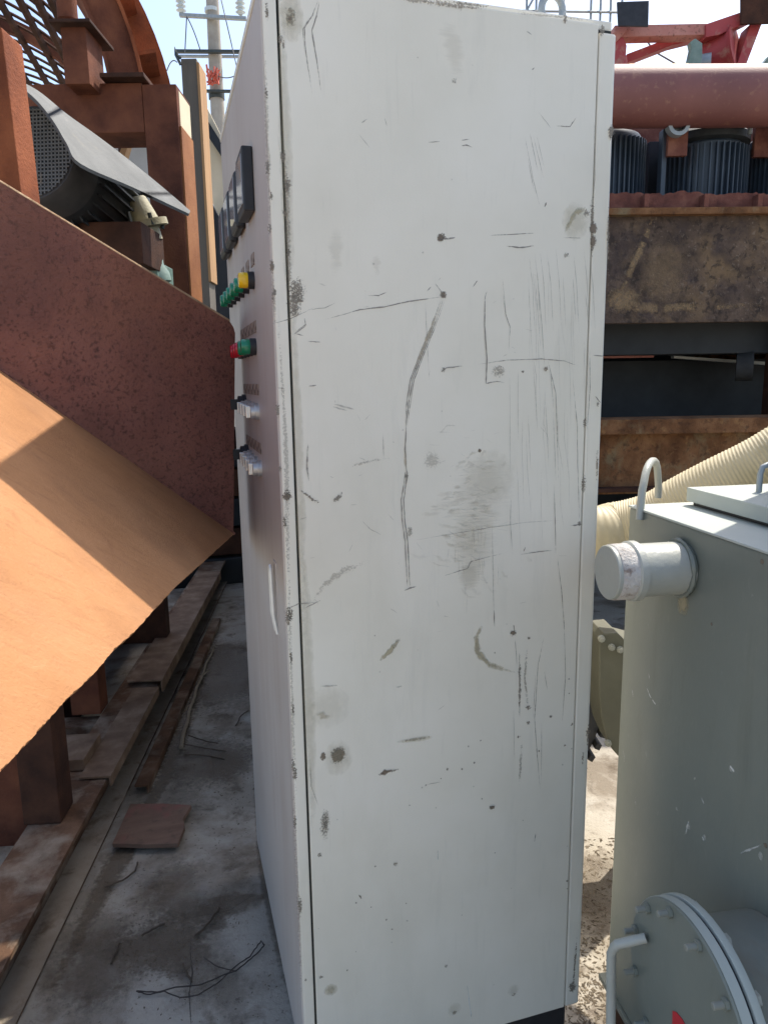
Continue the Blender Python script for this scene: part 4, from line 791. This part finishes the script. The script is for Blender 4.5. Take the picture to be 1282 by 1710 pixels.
mob = thing('wheel_and_shade_body', (wh.x, wh.y, 0), 'treaded tyre at the cabinet edge, with an added unseen body that shades the yard', 'trailer')
wcen = Vector((wh.x, wh.y, wr + .012)); wax = FR.g; wv = FR.e
ty = MB().lathe(wcen - wax * .10, wax, [(0, .2), (.0, wr - .05), (.02, wr - .012), (.05, wr), (.15, wr), (.18, wr - .012), (.20, wr - .05), (.20, .2)], 60).build('wheel', MT['tyre'], mob, smooth=True)
tr = MB()
for k in range(44):
    a = 2 * math.pi * k / 44; v = wv * math.cos(a) + Vector((0, 0, 1)) * math.sin(a); t = wax.cross(v)
    for sg in (-1, 1):
        p = wcen + v * (wr - .006) + wax * .05 * sg + t * .010 * sg; tr.prism([p - wax * .05 - t * .011, p + wax * .05 - t * .011, p + wax * .05 + t * .011, p - wax * .05 + t * .011], v * .018)
tag(tr.build('tread', MT['tyre'], ty), None, None, None, 'stuff')
MB().lathe(wcen - wax * .06, wax, [(0, .05), (.01, .18), (.03, .205), (.12, .205), (.13, .1)], 32).build('rim', MT['housing'], ty, smooth=True)
MB().box(.42, 1.25, 2.30, 2.36, .60, 2.05).build('shade_end_panel', MT['fin_blue'], mob, bevel=.01)  # body added out of view to shade the ground left of the cabinet
MB().box(.46, 1.22, 2.365, 4.5, .60, 2.12).build('shade_canopy', MT['fin_blue'], mob, bevel=.02)
MB().box(.66, 1.20, 4.52, 7.2, .30, 2.05).build('shade_rear_body', MT['fin_blue'], mob, bevel=.02)  # added unseen length, keeps the far ground in shade
MB().box(.50, 1.62, 2.72, 4.4, .48, .595).build('chassis', MT['black_steel'], mob, bevel=.005)
MB().box(1.24, 1.66, 2.75, 4.3, .60, 1.12).build('engine_box', MT['black_steel'], mob, bevel=.01)
MB().box(.55, .70, 4.1, 4.3, 0, .478).build('prop_leg', MT['black_steel'], mob)
MB().box(1.30, 1.45, 4.1, 4.3, 0, .478).build('prop_leg', MT['black_steel'], mob)
# ================================================================== RIGHT BACKGROUND MACHINE
def rb(name, mat, p0, p1, b, th, parent, zb=None, bevel=.004):
    a0, z1 = FR.az(p0, b); a1 = FR.az((p1[0], p0[1]), b)[0]; z0 = FR.az(p1, b)[1]
    if zb is not None: z0 = zb
    return MB().box(a0, a1, b, b + th, z0, z1, FR).build(name, MT[mat], parent, bevel=bevel)
rf = thing('machine_frame', FR.P(2.2, 4.2, 0), 'large rusty machine frame with an earthy side wall, behind the tank', 'machine frame')
rb('side_wall', 'tray_wall', (800, 352), (1700, 531), 4.02, .06, rf)
rb('wall_lip', 'beam_brown', (800, 349), (1700, 352), 3.97, .10, rf)
rb('rear_housing', 'tray', (800, 215), (1700, 335), 5.0, .3, rf)
rb('rear_duct', 'black_steel', (1084, 236), (1125, 330), 4.75, .2, rf)
# torn upright flange with jagged top
m = MB(); xs = [800 + 6 * i for i in range(150)]; topz = []
poly = [FR.at((x, 322 + random.uniform(-2.5, 3.0) + 2 * math.sin(x * .07)), 4.06) for x in xs] + [FR.at((xs[-1], 347), 4.06), FR.at((800, 347), 4.06)]
m.prism(poly, FR.g * .02).build('torn_flange', MT['tray'], rf)
for x in (1080, 1270, 1180, 1400):
    rb('rib', 'tray', (x - 4, 323), (x + 4, 346), 4.0, .06, rf)
_, zd = FR.az((1100, 350), 4.0); _, zu = FR.az((1100, 531), 4.0)
a0, a1 = FR.az((800, 0), 4.1)[0], FR.az((1700, 0), 4.1)[0]
MB().box(a0, a1, 4.09, 6.4, zd - .1, zd - .06, FR).build('deck', MT['rust_dark'], rf)
MB().box(a0, a1, 4.10, 6.4, zu + .02, zu + .06, FR).build('shading_deck', MT['black_steel'], rf)  # deck added over the interior to keep it dark
rb('lower_beam', 'beam_brown', (800, 714), (1700, 812), 3.92, .05, rf); rb('beam_flange', 'beam_brown', (800, 705), (1700, 714), 3.84, .26, rf)
_, zl = FR.az((1100, 812), 3.9); MB().box(a0, a1, 3.84, 4.1, zl - .02, zl, FR).build('beam_flange', MT['rust_dark'], rf)
MB().box(a0, a1, 6.3, 6.4, 0, zd - .1, FR).build('shading_rear_wall', MT['black_steel'], rf)  # added wall closing the frame so its interior stays dark
MB().box(a1 - .1, a1, 4.1, 6.3, 0, zd - .1, FR).build('end_wall', MT['rust_dark'], rf)
rb('cross_beam', 'black_steel', (800, 531), (1700, 583), 4.25, .3, rf)
for x in (820, 1330, 1640): rb('upright', 'rust_dark', (x, 345), (x + 30, 900), 4.12, .2, rf, 0)
rb('recess_shade_panel', 'black_steel', (800, 606), (1700, 706), 4.7, .6, rf)  # black panel standing in for the shade inside the frame
rb('inner_rail', 'truss_pale', (940, 588), (1092, 597), 4.45, .05, rf)
MB().lathe(FR.at((1228, 612), 4.3), (FR.e * .9 - FR.g * .44), [(0, .05), (.0, .085), (.09, .085), (.09, .05)], 30).build('roller', MT['tyre'], rf, smooth=True)
m = MB().hexa([FR.at((1125, 598), 4.5), FR.at((1700, 640), 4.5), FR.at((1700, 640), 4.5) + FR.g * .05, FR.at((1125, 598), 4.5) + FR.g * .05, FR.at((1125, 594), 4.5), FR.at((1700, 632), 4.5), FR.at((1700, 632), 4.5) + FR.g * .05, FR.at((1125, 594), 4.5) + FR.g * .05]); m.build('inner_rail', MT['white_bit'], rf)
rb('back_plate', 'beam_brown', (1165, 576), (1700, 604), 5.2, .05, rf)
mw_ = Marks(lambda p: FR.at(p, 4.02), -FR.g)
mw_.line('d_clay', [(1092, 358), (1080, 390), (1062, 430), (1045, 470), (1030, 505)], .045, .6, .004); mw_.line('d_clay', [(1020, 512), (1100, 515), (1290, 510)], .07, .5, .006); mw_.spot('d_clay', (1110, 455), .16, .20, .3); mw_.spot('d_clay', (1040, 500), .12, .08, .6)
mw_.build(rf, {'d_clay': 'clay_stains'})
for x in (905, 1335, 1640): rb('pipe_support', 'rust_dark', (x, 200), (x + 18, 350), 4.18, .06, rf)
# pink pipe
c0, c1 = FR.at((850, 163), 4.2), FR.at((1750, 163), 4.2); c1.z = c0.z
o = MB().lathe(c0, FR.e, [(0, .10), (0, .152), ((c1 - c0).dot(FR.e), .152), ((c1 - c0).dot(FR.e), .10)], 48).build('large_pipe', MT['pipe_pink'], None, smooth=True, loc=c0); tag(o, 'large faded red pipe running horizontally above the navy motors', 'pipe')
# motors standing on the deck: finned vertical drums
def finned(name, px0, px1, pyt, b, lab, cap=True):
    a0, zt_ = FR.az((px0, pyt), b); a1, _ = FR.az((px1, pyt), b); r = (a1 - a0) / 2; cz = zd - .06; c = FR.P((a0 + a1) / 2, b + r * .3, 0)
    t = thing(name, c + Vector((0, 0, cz)), lab, 'motor', 'finned motors on the machine deck'); hh = zt_ - cz
    MB().lathe(c + Vector((0, 0, cz)), (0, 0, 1), [(0, r * .88), (hh * .86, r * .88), (hh * .9, r * .8)], 48).build('core', MT['fin_blue'], t, smooth=True)
    f0 = None; n = 44
    for k in range(n):
        a = 2 * math.pi * k / n; v = FR.e * math.cos(a) + FR.g * math.sin(a)
        if v.dot(FR.g) > .35: continue
        tt = Vector((0, 0, 1)).cross(v); p = c + v * r * .87 + Vector((0, 0, cz + .01)); MB().prism([p - tt * .004, p + tt * .004, p + tt * .004 + v * r * .13, p - tt * .004 + v * r * .13], (0, 0, hh * (.82 + .0))).build('fin', MT['fin_blue'], t)
    if cap:
        MB().lathe(c + Vector((0, 0, cz + hh * .88)), (0, 0, 1), [(0, r * .9), (.01, r * 1.0), (.05, r * 1.0), (.07, r * .9), (.085, r * .55), (.095, 0)], 48).build('fan_cap', MT['motor'], t, smooth=True)
        MB().lathe(c - FR.g * r * .95 + FR.e * r * .6 + Vector((0, 0, cz + hh * .9)), (0, 0, 1), [(0, .012), (.06, .012), (.065, .006)], 10).build('lifting_bolt', MT['galv'], t, smooth=True)
    rbx = FR.az((px1, 0), b)[0]; 
    return t
finned('finned_motor', 1118, 1256, 222, 4.45, 'navy finned motor with a round cap under the faded red pipe', True)
finned('finned_motor', 960, 1084, 206, 4.5, 'navy finned motor next to the cabinet edge, no cap in view', False)
finned('finned_motor', 1262, 1390, 228, 4.5, 'navy finned motor at the right frame edge, mostly cut off', True)
o = rb('grey_upright', 'fin_blue', (1107, 215), (1115, 322), 4.3, .06, None, zd - .06); tag(o, 'narrow blue-grey upright between two navy finned motors', 'upright')
# hose clip and bits below the pipe
pbk = thing('pipe_saddle', FR.at((1134, 215), 4.25), 'rusty saddle bracket hanging under the faded red pipe', 'bracket')
MB().lathe(FR.at((1134, 206), 4.18), -FR.g, [(-.05, .06), (.0, .06), (0, .04), (-.05, .04)], 24).build('ring', MT['galv'], pbk, smooth=True)
rb('plate', 'tray', (1117, 200), (1150, 260), 4.26, .03, pbk)
rb('plate', 'tray', (1262, 200), (1300, 262), 4.4, .03, pbk)
# red truss above: bars, diagonal, pulley drum, plates
tr_ = thing('red_truss', FR.P(2.6, 5.0, 2.6), 'faded red truss with a pulley drum above the large pipe, top right', 'truss')
def bar(name, mat, quad, b, th): return MB().prism([FR.at(p, b) for p in quad], FR.g * th).build(name, MT[mat], tr_, bevel=.004)
bar('rail', 'truss_pale', ((1026, 42), (1180, 39), (1180, 58), (1026, 62)), 5.0, .1)
bar('rail', 'truss_pale', ((1020, 58), (1045, 36), (1052, 46), (1028, 70)), 4.99, .06)
bar('diagonal', 'truss_red', ((1046, 90), (1130, 58), (1178, 56), (1160, 66), (1120, 76), (1048, 104)), 5.12, .08)
bar('boom', 'truss_red', ((1178, 40), (1236, 20), (1290, -10), (1300, 10), (1236, 42), (1200, 58), (1178, 62)), 4.98, .1)
bar('leg', 'truss_red', ((1226, 120), (1252, 40), (1272, 38), (1240, 122), (1232, 216), (1206, 216), (1215, 122)), 5.0, .12)
bar('hanger', 'truss_red', ((1024, 62), (1040, 62), (1046, 76), (1044, 100), (1040, 216), (1022, 216)), 5.0, .1)
bar('gusset_plate', 'rust_dark', ((1237, -40), (1300, -40), (1300, 38), (1237, 40)), 4.93, .02)
MB().lathe(FR.at((1200, 90), 5.1), (FR.e * .75 - FR.g * .65 + Vector((0, 0, .15))), [(-.1, .1), (-.1, .14), (-.06, .11), (.06, .11), (.1, .14), (.1, .1)], 32).build('pulley_drum', MT['truss_red'], tr_, smooth=True)
MB().lathe(FR.at((1172, 108), 5.02), (FR.e * .9 - FR.g * .4), [(-.02, .06), (.05, .06)], 20).build('hub', MT['galv'], tr_, smooth=True)
o = MB().prism([FR.at(p, 4.9) for p in ((1030, 3), (1083, 1), (1082, 44), (1032, 43))], FR.g * .015).build('black_plate', MT['black_plastic'], None, loc=FR.P(2.0, 4.9, 2.9), bevel=.002); tag(o, 'small square black plate fixed on the truss beside the cabinet top', 'plate')
arc = [FR.at(p, 4.85) for p in ((1136, 122), (1150, 98), (1154, 80), (1152, 70), (1160, 64), (1172, 72), (1172, 92), (1168, 122))]
o = MB().prism(arc, FR.g * .05).build('curved_bracket', MT['pump_green'], None, loc=FR.P(2.2, 4.85, 2.6), bevel=.003); tag(o, 'dark green curved bracket on top of the faded red pipe', 'bracket')
c0 = FR.at((1048, 117), 4.75); o = MB().lathe(c0, FR.e, [(0, .035), (.36, .035), (.37, .025)], 24).build('thin_pipe', MT['timber'], None, smooth=True, loc=c0); tag(o, 'thin orange pipe lying behind the large faded red pipe', 'pipe')
o = MB().prism([FR.at(p, 5.2) for p in ((1262, 122), (1284, 92), (1310, 80), (1310, 122))], FR.g * .06).build('green_bracket', MT['pump_green'], None, loc=FR.P(3, 5.2, 2.6), bevel=.003); tag(o, 'dark green bracket cut off by the right frame edge above the pipe', 'bracket')
o = MB().tube([FR.at(p, 5.3) for p in ((1075, 60), (1090, 85), (1130, 108), (1150, 112))], .006, 5).build('slack_wire', MT['wire'], None, smooth=True); tag(o, 'thin slack wire hanging inside the red truss', 'wire')
# wire mesh cage far behind the cabinet top
ms = thing('mesh_panel', FR.at((950, 20), 7.5) - Vector((0, 0, 3.6)), 'thin wire mesh panel showing above the cabinet top edge', 'mesh panel')
for x in (880, 896, 942, 988, 1004, 1021, 1040): 
    a = FR.at((x, -40), 7.5); b = Vector((a.x, a.y, 0 if x < 990 else FR.at((x, 110), 7.5).z)); MB().tube([a, b], .011, 6).build('upright_wire', MT['galv'], ms, smooth=True)
for y0, y1 in ((18, 21), (-22, -19)): MB().tube([FR.at((860, y0), 7.48), FR.at((1060, y1), 7.48)], .011, 6).build('cross_wire', MT['galv'], ms, smooth=True)
MB().tube([FR.at((878, 20), 7.5), FR.at((892, -6), 7.5)], .011, 6).build('corner_wire', MT['galv'], ms, smooth=True)
